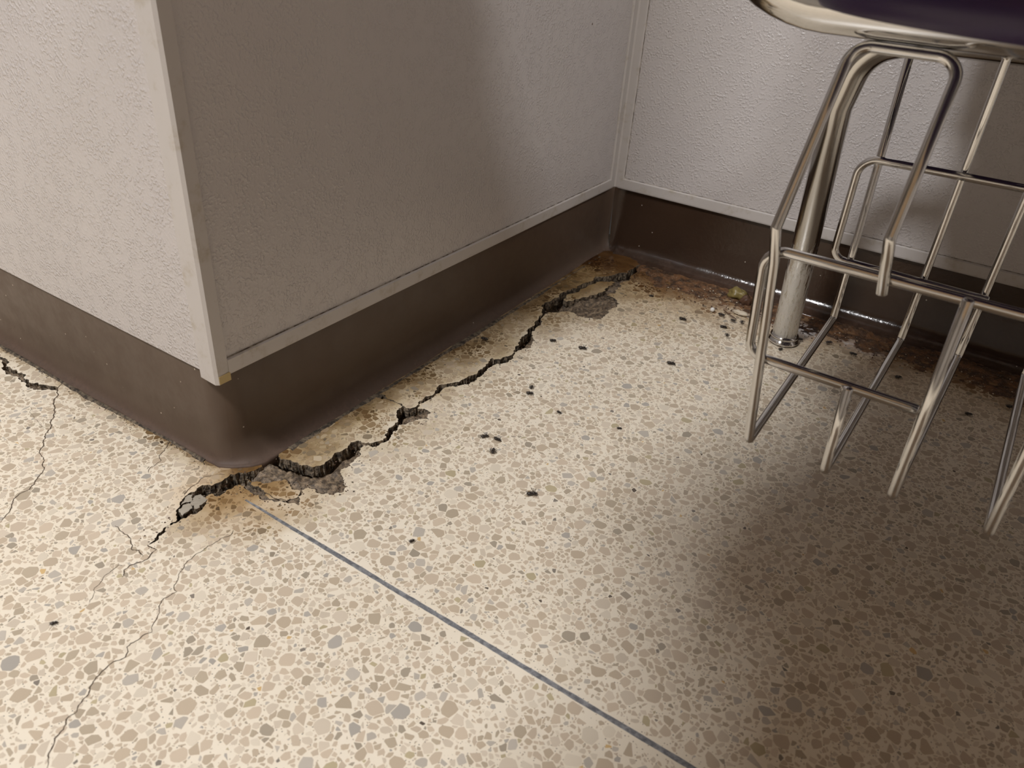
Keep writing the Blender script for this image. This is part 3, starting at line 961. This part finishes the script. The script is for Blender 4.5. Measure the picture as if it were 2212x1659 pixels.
chips = []
rnd = random.Random(5)
for k in range(NS):
    x, y, r = SX[k], SY[k], SR[k]
    nv = rnd.choice((3, 4, 4, 5, 5, 6))
    asp = rnd.choice((1.1, 1.3, 1.6, 1.9, 2.4, 3.2)); th = rnd.uniform(0, math.pi)
    ca, sa = math.cos(th), math.sin(th)
    ph = rnd.uniform(0, 6.28)
    A_ = r*1.62*math.sqrt(asp); B_ = r*1.62/math.sqrt(asp)
    poly = []
    for i in range(nv):
        an = ph + 2*math.pi*(i + rnd.uniform(-.33, .33))/nv
        q = rnd.uniform(0.80, 1.12)
        px, py = A_*q*math.cos(an), B_*q*math.sin(an)
        poly.append((x + px*ca - py*sa, y + px*sa + py*ca))
    ci, cj = int(x // CELL), int(y // CELL)
    gap = rnd.uniform(0.00018, 0.00055)
    for i in range(ci-2, ci+3):
        for j in range(cj-2, cj+3):
            for m_ in grid.get((i, j), ()):
                if m_ == k: continue
                dx, dy = SX[m_]-x, SY[m_]-y
                D2 = dx*dx + dy*dy
                if D2 > (2.1*(r+SR[m_]))**2: continue
                D = math.sqrt(D2)
                t = (D2 + r*r - SR[m_]**2)/(2*D)     # power bisector
                ux, uy = dx/D, dy/D
                a_, b_ = (k, m_) if k < m_ else (m_, k)
                th_ = (((a_*7919 + b_*104729) % 1009)/1009.0 - 0.5)*1.25   # both neighbours share the same slanted joint
                ct_, st_ = math.cos(th_), math.sin(th_)
                nx_, ny_ = ux*ct_ - uy*st_, ux*st_ + uy*ct_
                poly = clip(poly, nx_, ny_, (x + ux*t)*nx_ + (y + uy*t)*ny_ - gap)
                if len(poly) < 3: break
            if len(poly) < 3: break
        if len(poly) < 3: break
    if len(poly) >= 3:
        # drop near-duplicate corners
        q = [poly[0]]
        for p_ in poly[1:]:
            if (p_[0]-q[-1][0])**2 + (p_[1]-q[-1][1])**2 > (0.00012)**2: q.append(p_)
        if len(q) >= 3:
            chips.append(q)

off = np.cumsum([0] + [len(c) for c in chips])
PV = np.array([p_ for c in chips for p_ in c])
ctr = np.array([np.mean(c, axis=0) for c in chips])


def per_chip(mask_v, mode=np.logical_or):
    return mode.reduceat(mask_v, off[:-1])


bad = per_chip(inside(VOID, PV[:, 0], PV[:, 1]) | inside(HOLE2, PV[:, 0], PV[:, 1]))
bad |= per_chip((np.abs(PV[:, 1]+0.024) < 0.0029) & (PV[:, 0] > 0.04))
zone = np.full(len(chips), -1)
for si, (lp, tp) in enumerate(SLABS):
    ins = per_chip(inside(lp, PV[:, 0], PV[:, 1]), np.logical_and)
    zone[ins] = si
keep = (~bad) | (zone >= 0)
keep &= ~((ctr[:, 0] < 0.003) & (ctr[:, 1] > 0)) & (ctr[:, 1] < ROOM_Y - 0.055)
cidx = RNG.choice(len(PAL), size=len(chips), p=PW)
for k_, c_ in enumerate(chips):
    if cidx[k_] >= 9 and max(abs(p_[0] - c_[0][0]) + abs(p_[1] - c_[0][1]) for p_ in c_) > 0.0065:
        cidx[k_] = k_ % 4
ccol = PC[cidx] * RNG.uniform(0.92, 1.06, (len(chips), 1))


def sstep(v, a, b):
    t = np.clip((v - a)/(b - a), 0, 1)
    return t*t*(3 - 2*t)


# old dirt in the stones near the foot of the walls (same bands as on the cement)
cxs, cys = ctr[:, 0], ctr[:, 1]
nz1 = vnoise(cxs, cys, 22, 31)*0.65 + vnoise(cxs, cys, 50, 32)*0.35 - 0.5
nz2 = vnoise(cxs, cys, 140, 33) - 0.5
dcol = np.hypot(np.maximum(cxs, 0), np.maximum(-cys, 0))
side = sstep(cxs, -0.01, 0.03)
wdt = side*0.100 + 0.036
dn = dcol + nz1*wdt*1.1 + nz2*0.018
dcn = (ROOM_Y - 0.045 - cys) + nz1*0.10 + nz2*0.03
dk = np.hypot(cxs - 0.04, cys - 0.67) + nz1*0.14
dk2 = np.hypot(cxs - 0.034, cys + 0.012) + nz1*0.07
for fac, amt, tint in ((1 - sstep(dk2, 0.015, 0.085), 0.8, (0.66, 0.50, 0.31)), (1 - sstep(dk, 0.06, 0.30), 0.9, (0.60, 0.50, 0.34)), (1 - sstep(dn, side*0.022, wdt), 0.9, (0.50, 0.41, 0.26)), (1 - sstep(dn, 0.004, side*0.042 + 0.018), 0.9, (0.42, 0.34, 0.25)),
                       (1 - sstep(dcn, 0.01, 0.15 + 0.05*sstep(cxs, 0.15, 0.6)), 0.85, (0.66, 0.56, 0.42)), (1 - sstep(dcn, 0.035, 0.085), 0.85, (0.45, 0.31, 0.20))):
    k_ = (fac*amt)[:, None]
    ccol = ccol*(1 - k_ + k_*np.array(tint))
area = np.array([0.5*abs(sum(c[i][0]*c[(i+1) % len(c)][1]-c[(i+1) % len(c)][0]*c[i][1] for i in range(len(c)))) for c in chips])
u, v, dep = project(ctr[:, 0], ctr[:, 1])
apparent = area/dep**2*np.where((u > 10) & (u < 2200) & (v > 10) & (v < 1650), 1, 0)*keep
order = np.argsort(-apparent)
singles = set(int(i) for i in order[:300])


def chip_geo(k, V, F, cols):
    c = chips[k]
    n = len(c); s = len(V)
    tp = SLABS[zone[k]][1] if zone[k] >= 0 else (lambda x, y: 0.0)
    # counter-clockwise
    a2 = sum(c[i][0]*c[(i+1) % n][1]-c[(i+1) % n][0]*c[i][1] for i in range(n))
    if a2 < 0: c = c[::-1]
    for (x, y) in c: V.append((x, y, tp(x, y) + 0.00014))
    for (x, y) in c: V.append((x, y, tp(x, y) - 0.0004))
    F.append(tuple(range(s, s+n)))
    for i in range(n):
        F.append((s+i, s+n+i, s+n+(i+1) % n, s+(i+1) % n))
    cols += [(*ccol[k], 1.0)]*(2*n)


def chip_mesh(name, keys):
    V, F, cols = [], [], []
    for k in keys: chip_geo(k, V, F, cols)
    me = bpy.data.meshes.new(name)
    me.from_pydata(V, [], F)
    at = me.color_attributes.new('stone', 'FLOAT_COLOR', 'POINT')
    at.data.foreach_set('color', np.array(cols, dtype=np.float32).ravel())
    me.update()
    return me


rest = [k for k in range(len(chips)) if keep[k] and k not in singles]
o = obj('terrazzo_chips', chip_mesh('terrazzo_chips', rest), M['stone'], floor)
tag(o, 'small tan and grey stone chips of the terrazzo', kind='stuff')
for k in sorted(singles):
    obj('terrazzo_chip', chip_mesh('terrazzo_chip', [k]), M['stone'], floor)
print('chips', len(chips), 'kept', int(keep.sum()))

# ------- grit packed along the base of the right wall
nx, ny = 330, 64
gx = np.linspace(0.075, 1.1, nx); tt = np.linspace(0, 1, ny)
GX, T = np.meshgrid(gx, tt, indexing='ij')
front = 0.652 - 0.030*np.clip((GX-0.1)/0.5, 0, 1.2) + (vnoise(GX, GX*0, 30, 8)-.5)*0.03 + (vnoise(GX, GX*0, 110, 9)-.5)*0.014
front = np.where(GX < 0.13, front + (0.13-GX)*0.6, front)
front = np.where((GX > 0.29) & (GX < 0.40), np.maximum(front, 0.637), front)
GY = front + (0.712 - front)*T
bumpz = vnoise(GX, GY, 55, 10)*0.5 + vnoise(GX, GY, 140, 11)*0.32 + vnoise(GX, GY, 330, 12)*0.22
Z = -0.0011 + (bumpz-0.30)*0.0075*np.clip(T*2.4, 0, 1) + 0.0015*T
Z = np.where(T < 0.02, -0.001, Z)
idx = np.arange(nx*ny).reshape(nx, ny)
Fq = np.stack([idx[:-1, :-1], idx[1:, :-1], idx[1:, 1:], idx[:-1, 1:]], -1).reshape(-1, 4)
me = mesh('grit', np.stack([GX.ravel(), GY.ravel(), Z.ravel()], -1).tolist(), Fq.tolist(), smooth=True)
o = obj('grit', me, M['rust'], None)
tag(o, 'rusty brown grit and dirt packed along the base behind the chair', 'dirt', kind='stuff')


def crumb_mesh(name, items):
    """angular crumbs joined into one mesh: (x, y, z, size)"""
    V, F = [], []
    for (x, y, z, s) in items:
        q = Matrix.Rotation(rnd.uniform(0, 6.28), 3, Vector((rnd.uniform(-1, 1), rnd.uniform(-1, 1), rnd.uniform(-1, 1))).normalized())
        b = len(V)
        for d in ((1, 0, 0), (-1, 0, 0), (0, 1, 0), (0, -1, 0), (0, 0, 1), (0, 0, -1)):
            v_ = q @ Vector(d) * s * rnd.uniform(0.6, 1.2)
            V.append((x+v_.x, y+v_.y, max(z+v_.z*0.7, z-0.6*s)))
        F += [(b+i, b+j, b+k) for i, j, k in ((0, 2, 4), (2, 1, 4), (1, 3, 4), (3, 0, 4), (2, 0, 5), (1, 2, 5), (3, 1, 5), (0, 3, 5))]
    return mesh(name, V, F)


items = []
for _ in range(420):
    x = rnd.uniform(0.09, 0.75); y = rnd.uniform(0.635, 0.705)
    items.append((x, y, 0.0018, rnd.uniform(0.0006, 0.0019)))
tag(obj('grit', crumb_mesh('grit', items), M['brown'], o), 'dark crumbs on the rusty grit', kind='stuff')
items = [(rnd.uniform(0.12, 0.68), rnd.uniform(0.637, 0.70), 0.0020, rnd.uniform(0.0005, 0.0016)) for _ in range(130)]
tag(obj('grit', crumb_mesh('grit', items), M['pale'], o), 'pale crumbs on the rusty grit', kind='stuff')
# crumbs in and beside the long crack
items = []
for _ in range(700):
    i = rnd.randrange(len(low)); x, y = low[i]
    x += rnd.gauss(-0.004, 0.007); y += rnd.gauss(0, 0.006)
    if x < 0.012 and y > 0.02: continue
    items.append((x, y, 0.0002 if not inside(VOID, [x], [y])[0] else -0.002, rnd.uniform(0.0003, 0.0012)))
tag(obj('crack_crumbs', crumb_mesh('crack_crumbs', items[:350]), M['brown'], floor), 'dark crumbs scattered along the crack', kind='stuff')
tag(obj('crack_crumbs', crumb_mesh('crack_crumbs', items[350:]), M['mortar'], floor), 'mortar crumbs scattered along the crack', kind='stuff')
# dust line where the base meets the floor
items = []
for _ in range(900):
    if rnd.random() < 0.45:
        x = rnd.uniform(-0.40, -0.02); y = -0.0165 + rnd.gauss(0, 0.0022) + (0.005 if x > -0.12 else 0)
    else:
        y = rnd.uniform(0.03, 0.69); x = 0.0215 + rnd.gauss(0, 0.0025)
    items.append((x, y, 0.0006, rnd.uniform(0.0002, 0.0009)))
tag(obj('base_crumbs', crumb_mesh('base_crumbs', items), M['mortar'], floor), 'fine crumbs along the edge of the base', kind='stuff')


# dark crust of dirt where the base meets the floor
def crust(pts, nrm, half, hgt, seed):
    V, F = [], []
    prof = ((-0.7, 0.3), (-0.1, 0.85), (0.35, 0.75), (0.75, 0.35), (1.0, 0.0))
    for i, (x, y) in enumerate(pts):
        nx_, ny_ = nrm
        w_ = half*(0.55 + 0.9*(0.5 + 0.5*mnoise.noise((x*70 + seed, y*70, 0)))) * (0.55 + 0.8*(0.5 + 0.5*mnoise.noise((x*17 + seed, y*17, 4))))
        for (a_, b_) in prof:
            jz = 0.4 + 0.9*(0.5 + 0.5*mnoise.noise((x*160 + a_*3, y*160, seed)))
            V.append((x + nx_*w_*a_, y + ny_*w_*a_, -0.0002 + hgt*b_*jz))
    n_ = len(prof)
    for i in range(len(pts) - 1):
        for k in range(n_ - 1):
            F.append((i*n_+k, i*n_+k+1, (i+1)*n_+k+1, (i+1)*n_+k))
    return mesh('dirt_crust', V, F, True)


ptsB = [(0.0205, 0.05 + 0.0025*i) for i in range(258)]
me = crust(ptsB, (1, 0), 0.0060, 0.0036, 2.0)
tag(obj('dirt_crust', me, M['crust'], floor), 'dark crust of dirt along the foot of the shaded base', kind='stuff')
ptsA = [(-0.42 + 0.0025*i, -0.0150 + 0.0052*min(1, max(0, (-0.42 + 0.0025*i + 0.2)/0.12))) for i in range(158)]
me = crust(ptsA, (0, -1), 0.0030, 0.0022, 5.0)
tag(obj('dirt_crust', me, M['crust'], floor), 'thin dark crust of dirt along the foot of the left base', kind='stuff')

# ------------------------------------------------------------------ chair with a wire book basket
chair = empty('student_chair', (0.60, 0.38, 0.0))
tag(chair, 'chrome tube chair with purple plastic seat and wire book basket', 'chair')
RT = 0.0155
leg = obj('leg', tube_mesh('leg', [(0.3400, 0.605, 0.012), (0.3335, 0.575, 0.300), (0.345, 0.570, 0.360), (0.40, 0.568, 0.378), (0.62, 0.565, 0.382)], RT, [0, 0.0, 0.06, 0.06, 0], n=24), M['scuffed'], chair)
tag(leg, 'scuffed chrome leg standing on the floor')
gl = obj('foot_glide', lathe_mesh('foot_glide', [(0.010, 0.0), (0.0165, 0.0), (0.0190, 0.0018), (0.0195, 0.0040), (0.0180, 0.0062), (0.0168, 0.0075), (0.0178, 0.0090), (0.0182, 0.0105), (0.0170, 0.0125), (0.0150, 0.0135)], 32, (0.3402, 0.6055, 0.0)), M['chrome'], leg)
# far right leg, near right leg
l2 = obj('leg', tube_mesh('leg', [(0.62, 0.565, 0.382), (0.84, 0.568, 0.378), (0.86, 0.575, 0.300), (0.865, 0.605, 0.012)], RT, [0, 0.06, 0.0, 0], n=20), M['scuffed'], chair)
obj('foot_glide', lathe_mesh('foot_glide', [(0.010, 0.0), (0.0165, 0.0), (0.0195, 0.0040), (0.0168, 0.0075), (0.0182, 0.0105), (0.0150, 0.0135)], 24, (0.865, 0.605, 0.0)), M['chrome'], l2)
arc = [(0.385 + 0.09*math.cos(a), 0.2, 0.5105 + 0.09*math.sin(a)) for a in [math.radians(-180 + 90*k/14) for k in range(15)]]
fr = obj('frame_tube', tube_mesh('frame_tube', [(0.295, 0.2, 0.70)] + arc + [(0.60, 0.2, 0.4205), (0.86, 0.2, 0.4205), (0.89, 0.19, 0.30), (0.90, 0.17, 0.012)], RT, [0]*16 + [0, 0.06, 0, 0], n=28), M['chrome'], chair)
tag(fr, 'bright chrome frame tube curving up beside the seat')
obj('foot_glide', lathe_mesh('foot_glide', [(0.010, 0.0), (0.0165, 0.0), (0.0195, 0.0040), (0.0168, 0.0075), (0.0182, 0.0105), (0.0150, 0.0135)], 24, (0.90, 0.17, 0.0)), M['chrome'], fr)
for xx in (0.47, 0.75):
    obj('cross_brace', tube_mesh('cross_brace', [(xx, 0.205, 0.4195), (xx, 0.40, 0.405), (xx, 0.560, 0.386)], 0.008, 0.05), M['chrome'], chair)


def rounded_loop(cx, cy, hx, hy, r, n=14):
    out = []
    for (sx, sy, a0) in ((1, 1, 0), (-1, 1, 90), (-1, -1, 180), (1, -1, 270)):
        for k in range(n + 1):
            a = math.radians(a0 + 90*k/n)
            out.append((cx + sx*(hx - r) + r*math.cos(a), cy + sy*(hy - r) + r*math.sin(a)))
    return out


# seat shell: stacked outlines make a rolled rim and a dished top
SC = (0.635, 0.335); SH = (0.248, 0.295)
levels = [(-0.050, 0.4320, 0.10), (-0.012, 0.4240, 0.13), (0.0, 0.4255, 0.135), (0.004, 0.4310, 0.137), (0.004, 0.4400, 0.137), (-0.004, 0.4480, 0.133), (-0.018, 0.4500, 0.125), (-0.06, 0.4450, 0.10), (-0.15, 0.4380, 0.05)]
V = []; F = []
for (g, z, r) in levels:
    lp = rounded_loop(SC[0], SC[1], SH[0] + g, SH[1] + g, max(r, 0.03))
    n = len(lp)
    V += [(x, y, z) for x, y in lp]
for i in range(len(levels) - 1):
    for k in range(n):
        F.append((i*n+k, i*n+(k+1) % n, (i+1)*n+(k+1) % n, (i+1)*n+k))
F.append(tuple(reversed(range(n)))); F.append(tuple((len(levels)-1)*n+k for k in range(n)))
me = mesh('seat', V, F); smooth_by_angle(me, 60)
tag(obj('seat', me, M['purple'], chair), 'dark purple plastic seat shell')
# backrest against the wall side
V = []; F = []
nz, nxb = 14, 22
for s_ in (0, 1):
    for i in range(nz):
        z = 0.43 + 0.40*i/(nz-1)
        hw = 0.235 - 0.035*(i/(nz-1))**3
        for k in range(nxb):
            f = -1 + 2*k/(nxb-1)
            V.append((SC[0] - 0.008 + hw*f, 0.615 + 0.055*(i/(nz-1)) - 0.03*f*f + s_*0.006, z - (0.03*f**6 if i == nz-1 else 0)))
for s_ in (0, 1):
    b = s_*nz*nxb
    for i in range(nz-1):
        for k in range(nxb-1):
            q = (b+i*nxb+k, b+i*nxb+k+1, b+(i+1)*nxb+k+1, b+(i+1)*nxb+k)
            F.append(q if s_ == 0 else q[::-1])
ring = [i*nxb for i in range(nz)] + [(nz-1)*nxb+k for k in range(1, nxb)] + [i*nxb+nxb-1 for i in range(nz-2, -1, -1)] + [k for k in range(nxb-2, 0, -1)]
b = nz*nxb
for i in range(len(ring)):
    a_, c_ = ring[i], ring[(i+1) % len(ring)]
    F.append((a_, b+a_, b+c_, c_))
me = mesh('backrest', V, F); smooth_by_angle(me, 60)
obj('backrest', me, M['purple'], chair)

# added unseen board, outlined to shade the floor and bound the wall's light patch
obj('shadow_board', prism('shadow_board', [(0.225, -0.315), (0.213, -0.20), (0.232, -0.117), (0.255, -0.048), (0.262, 0.047), (0.255, 0.165), (0.27, 0.182), (1.05, 0.182), (1.08, 0.15), (1.08, -0.315)], 'z', 0.700, 0.720, 0.003), M['laminate'], chair)
obj('board_bracket', tube_mesh('board_bracket', [(0.295, 0.2, 0.690), (0.33, 0.10, 0.6885), (0.45, -0.15, 0.6885)], 0.010, 0.03), M['chrome'], chair)

# book basket
RW = 0.0035
bk = obj('book_basket', tube_mesh('book_basket', [
    (0.533, 0.4135, 0.1915), (0.397, 0.4135, 0.1935), (0.396, 0.4135, 0.2900), (0.874, 0.4135, 0.2920), (0.873, 0.4135, 0.1935), (0.737, 0.4135, 0.1915)],
    RW, [0, 0.012, 0.016, 0.016, 0.012, 0]), M['chrome'], chair)
tag(bk, 'chrome wire book basket slung under the seat')
YF = 0.157; YR = 0.4205
def wire(pts, rad, nm='basket_wire', r=RW):
    return obj(nm, tube_mesh(nm, pts, r, rad), M['chrome'], bk)
# front double rail with rounded ends
wire([(0.512, 0.164, 0.1960), (0.397, 0.164, 0.1965), (0.391, 0.164, 0.2765), (0.879, 0.164, 0.2755), (0.873, 0.164, 0.1965), (0.758, 0.164, 0.1960)], [0, 0.012, 0.014, 0.014, 0.012, 0], 'front_rail')
# hanger loops with the outer wires of the basket
wire([(0.4690, YF, 0.2690), (0.4630, YF, 0.3040), (0.4660, 0.195, 0.4020), (0.4045, 0.195, 0.4020), (0.3955, YF, 0.2935), (0.4000, YF, 0.2700), (0.4150, YF, 0.1310), (0.4140, YR, 0.1300), (0.4080, YR, 0.3900)],
     [0, 0.006, 0.013, 0.013, 0.006, 0, 0.004, 0.004, 0], 'hanger_wire', 0.0036)
wire([(0.8010, YF, 0.2690), (0.8070, YF, 0.3040), (0.8040, 0.195, 0.4020), (0.8655, 0.195, 0.4020), (0.8745, YF, 0.2935), (0.8700, YF, 0.2700), (0.8550, YF, 0.1310), (0.8560, YR, 0.1300), (0.8620, YR, 0.3900)],
     [0, 0.006, 0.013, 0.013, 0.006, 0, 0.004, 0.004, 0], 'hanger_wire', 0.0036)
for (xa, ztop, xb, xc, rear) in ((0.4685, 0.1985, 0.4720, 0.4785, 0.386), (0.5150, 0.2790, 0.5180, 0.5295, 0.386), (0.5740, 0.2790, 0.5785, 0.5850, 0.386), (0.6350, 0.2790, 0.6350, 0.6350, 0.386), (0.6960, 0.2790, 0.6915, 0.6850, 0.386), (0.7550, 0.2790, 0.7520, 0.7405, 0.386), (0.8015, 0.1985, 0.7980, 0.7915, 0.386)):
    wire([(xa, YF, ztop), (xb, YF, 0.1290), (xc, YR, 0.1285), (xc, YR, rear), (xc - 0.012, YR - 0.012, rear + 0.006)], [0, 0.004, 0.004, 0.006, 0])

# ------------------------------------------------------------------ unseen desk added behind the viewer to cast the soft floor shadow
desk = empty('shadow_desk', (0.78, -0.85, 0.0))
tag(desk, 'unseen added desk across from the chair', 'desk')
obj('shadow_desk_top', box_mesh('shadow_desk_top', (0.265, -1.12, 0.725), (1.40, -0.33, 0.75), 0.006), M['laminate'], desk)
for (xx, yy_) in ((0.33, -1.06), (1.34, -1.06), (0.33, -0.56), (1.34, -0.56)):
    obj('leg', tube_mesh('leg', [(xx, yy_, 0.002), (xx, yy_, 0.72)], 0.0145, 0), M['chrome'], desk)


# ------------------------------------------------------------------ dead flies
def ellipsoid(V, F, c, r, n=10, m_=7):
    b = len(V)
    for i in range(m_ + 1):
        t = math.pi*i/m_
        for k in range(n):
            a = 2*math.pi*k/n
            V.append((c[0]+r[0]*math.cos(t), c[1]+r[1]*math.sin(t)*math.cos(a), c[2]+r[2]*math.sin(t)*math.sin(a)))
    for i in range(m_):
        for k in range(n):
            F.append((b+i*n+k, b+i*n+(k+1) % n, b+(i+1)*n+(k+1) % n, b+(i+1)*n+k))


V, F = [], []
ellipsoid(V, F, (-0.0016, 0, 0.0013), (0.0021, 0.00125, 0.00115))
ellipsoid(V, F, (0.0009, 0, 0.0015), (0.0013, 0.00110, 0.00115))
ellipsoid(V, F, (0.0024, 0, 0.0013), (0.0007, 0.00085, 0.00080))
FLY_BODY = mesh('body', V, F, True)
WV = [(0.0006, 0.0003, 0.0024), (-0.0012, 0.0017, 0.0023), (-0.0034, 0.0022, 0.0017), (-0.0045, 0.0013, 0.0014), (-0.0036, 0.0004, 0.0016), (-0.0012, 0.0002, 0.0023)]
FLY_WING = [mesh('wing', [(a, b*s_, c) for a, b, c in WV], [tuple(range(6)) if s_ > 0 else tuple(range(5, -1, -1))]) for s_ in (1, -1)]
for wm_ in FLY_WING: wm_.materials.append(M['wing'])
FLY_BODY.materials.append(M['fly'])


def leg_mesh(x0, dx, s_, up):
    pts = [(x0, 0.0006*s_, 0.0012), (x0+dx*0.5, 0.0020*s_, 0.0020+up*0.5), (x0+dx, 0.0030*s_, 0.0003+up)]
    me_ = tube_mesh('leg', pts, 0.00017, 0.0002, n=5, seg=2)
    me_.materials.append(M['fly'])
    return me_


LEGS_DOWN = [leg_mesh(0.0010+0.0004*q, 0.0011*(q-0.2), s_, 0.0) for q in (-1.6, 0.0, 1.4) for s_ in (1, -1)]
LEGS_UP = [leg_mesh(0.0008+0.0004*q, 0.0009*q, s_, 0.0026) for q in (-1.2, 0.0, 1.2) for s_ in (1, -1)]
FLY_LABELS = [
    'dead fly on its back left of a pair on the bright floor', 'dead fly right of a pair on the bright floor', 'dead fly pointing away just below a pair of flies',
    'largest dead fly lying alone in the bright middle floor', 'upper dead fly of two touching near the crack', 'lower dead fly of two touching near the crack',
    'dead fly near the worn patch beside the crack', 'small dead fly just right of the crack', 'dead fly with raised legs between crack and chair leg',
    'dead fly with raised wing nearest the inside corner', 'dead fly beside the white bead at the grit', 'dead fly just left of the chair leg at the grit edge',
    'dead fly below the twig near the chair leg', 'round dead fly second below the twig near the chair leg', 'dead fly just in front of the chair leg foot',
    'dead fly right of the basket wires by the grit', 'dead fly at grit edge between the basket wires', 'dead fly lying on the lifted terrazzo strip',
    'small dead fly close to the metal divider strip', 'dead fly alone at the lower left of the floor', 'brown dead fly between the bright floor flies and the crack',
    'tiny dead fly in the middle of the bright floor', 'dead fly tucked behind the foot of the chair leg', 'dead fly on the grit right of the chair leg',
    'dead fly in the shade near the right edge', 'dead fly on the grit at the far right', 'small dead fly at the start of the rusty grit', 'dead fly at the tip of the twig']
SIZES = [1.0, 1.05, 1.0, 1.25, 0.85, 1.0, 1.25, 1.0, 1.25, 1.25, 1.15, 0.95, 1.15, 0.85, 0.85, 1.05, 1.1, 1.2, 0.6, 0.65, 0.75, 0.65, 1.0, 1.1, 1.0, 1.2, 0.8, 0.9]
for i_, (x, y, an) in enumerate(G['flies']):
    e = empty('fly', (x, y, 0.0014 if i_ in (17,) else 0.0003))
    if i_ == 17: e.location.z = 0.0042
    if i_ in (10, 11, 22, 23, 25, 16, 27): e.location.z = 0.0022
    e.scale = (SIZES[i_]*1.2,)*3
    e.rotation_euler = (0, 0, math.radians(an) + YAW)
    tag(e, FLY_LABELS[i_], 'fly', 'dead flies on the terrazzo floor')
    up = i_ in (0, 1, 3, 6, 8, 9, 12)
    for nm, me_ in [('body', FLY_BODY), ('wing', FLY_WING[0]), ('wing', FLY_WING[1])] + [('leg', q) for q in (LEGS_UP if up else LEGS_DOWN)]:
        c_ = bpy.data.objects.new(nm, me_)
        COL.objects.link(c_)
        c_.parent = e

# ------------------------------------------------------------------ bits lying by the right wall
bm = bmesh.new(); bmesh.ops.create_icosphere(bm, subdivisions=3, radius=0.0033)
me = bpy.data.meshes.new('bead'); bm.to_mesh(me); bm.free()
me.polygons.foreach_set('use_smooth', [True]*len(me.polygons))
o = obj('bead', me, M['pearl']); o.location = (G['bead'][0], G['bead'][1], 0.0036)
tag(o, 'tiny round pearly white bead at the edge of the grit', 'bead')


def lump(name, loc, r, mat, label, cat, seed):
    bm = bmesh.new(); bmesh.ops.create_icosphere(bm, subdivisions=3, radius=1)
    for v in bm.verts:
        k = 1 + 0.45*mnoise.noise(v.co*1.6 + Vector((seed, 0, 0))) + 0.15*mnoise.noise(v.co*5 + Vector((seed, 3, 0)))
        v.co = Vector((v.co.x*r[0]*k, v.co.y*r[1]*k, max(v.co.z*r[2]*k, -r[2]*0.7)))
    me = bpy.data.meshes.new(name); bm.to_mesh(me); bm.free()
    me.polygons.foreach_set('use_smooth', [True]*len(me.polygons))
    o = obj(name, me, mat); o.location = loc
    return tag(o, label, cat)


lump('crumb', (G['chunk'][0], G['chunk'][1]+.012, 0.006), (0.015, 0.009, 0.009), M['olive'], 'olive yellow lump of dirt beside the chair leg', 'dirt lump', 1.3)
lump('crumb', (G['block'][0]+.002, G['block'][1], 0.005), (0.008, 0.007, 0.008), M['brown'], 'dark brown chunk right of the olive lump', 'dirt lump', 4.1)
lump('crumb', (G['twig'][0]+.002, G['twig'][1]+.02, 0.003), (0.010, 0.005, 0.003), M['pale'], 'flat pale flake beside the bead', 'flake', 7.7)
tw = G['twig']
o = obj('twig', tube_mesh('twig', [(tw[0]-0.020, tw[1]+0.012, 0.0035), (tw[0]-0.008, tw[1]+0.004, 0.0035), (tw[0]+0.004, tw[1]-0.003, 0.003)], 0.0007, 0.004, n=6), M['brown'])
tag(o, 'thin dark twig lying on the grit near the chair leg', 'twig')
# small dark specks stuck to the panels
def speck(parent, loc, r, nrm):
    V, F = [], []
    ellipsoid(V, F, (0, 0, 0), tuple(0.0003 if nrm == i else r*(1.0 if i == 2 else 0.75) for i in range(3)), 8, 5)
    o_ = obj('speck', mesh('speck', V, F, True), M['brown'], parent)
    o_.location = loc
    return o_


for (y, z, r) in ((0.6161, 0.3411, 0.0015), (0.52, 0.172, 0.0008), (0.60, 0.152, 0.0006), (0.33, 0.1165, 0.0009)):
    speck(wm, (PANEL + 0.0001, y, z), r, 0)
for (x, z, r) in ((0.030, 0.185, 0.0008), (0.055, 0.33, 0.0007), (0.032, 0.145, 0.0006), (0.012, 0.245, 0.0014), (0.40, 0.125, 0.0008)):
    speck(wr, (x, ROOM_Y - PANEL - 0.0001, z), r, 1)
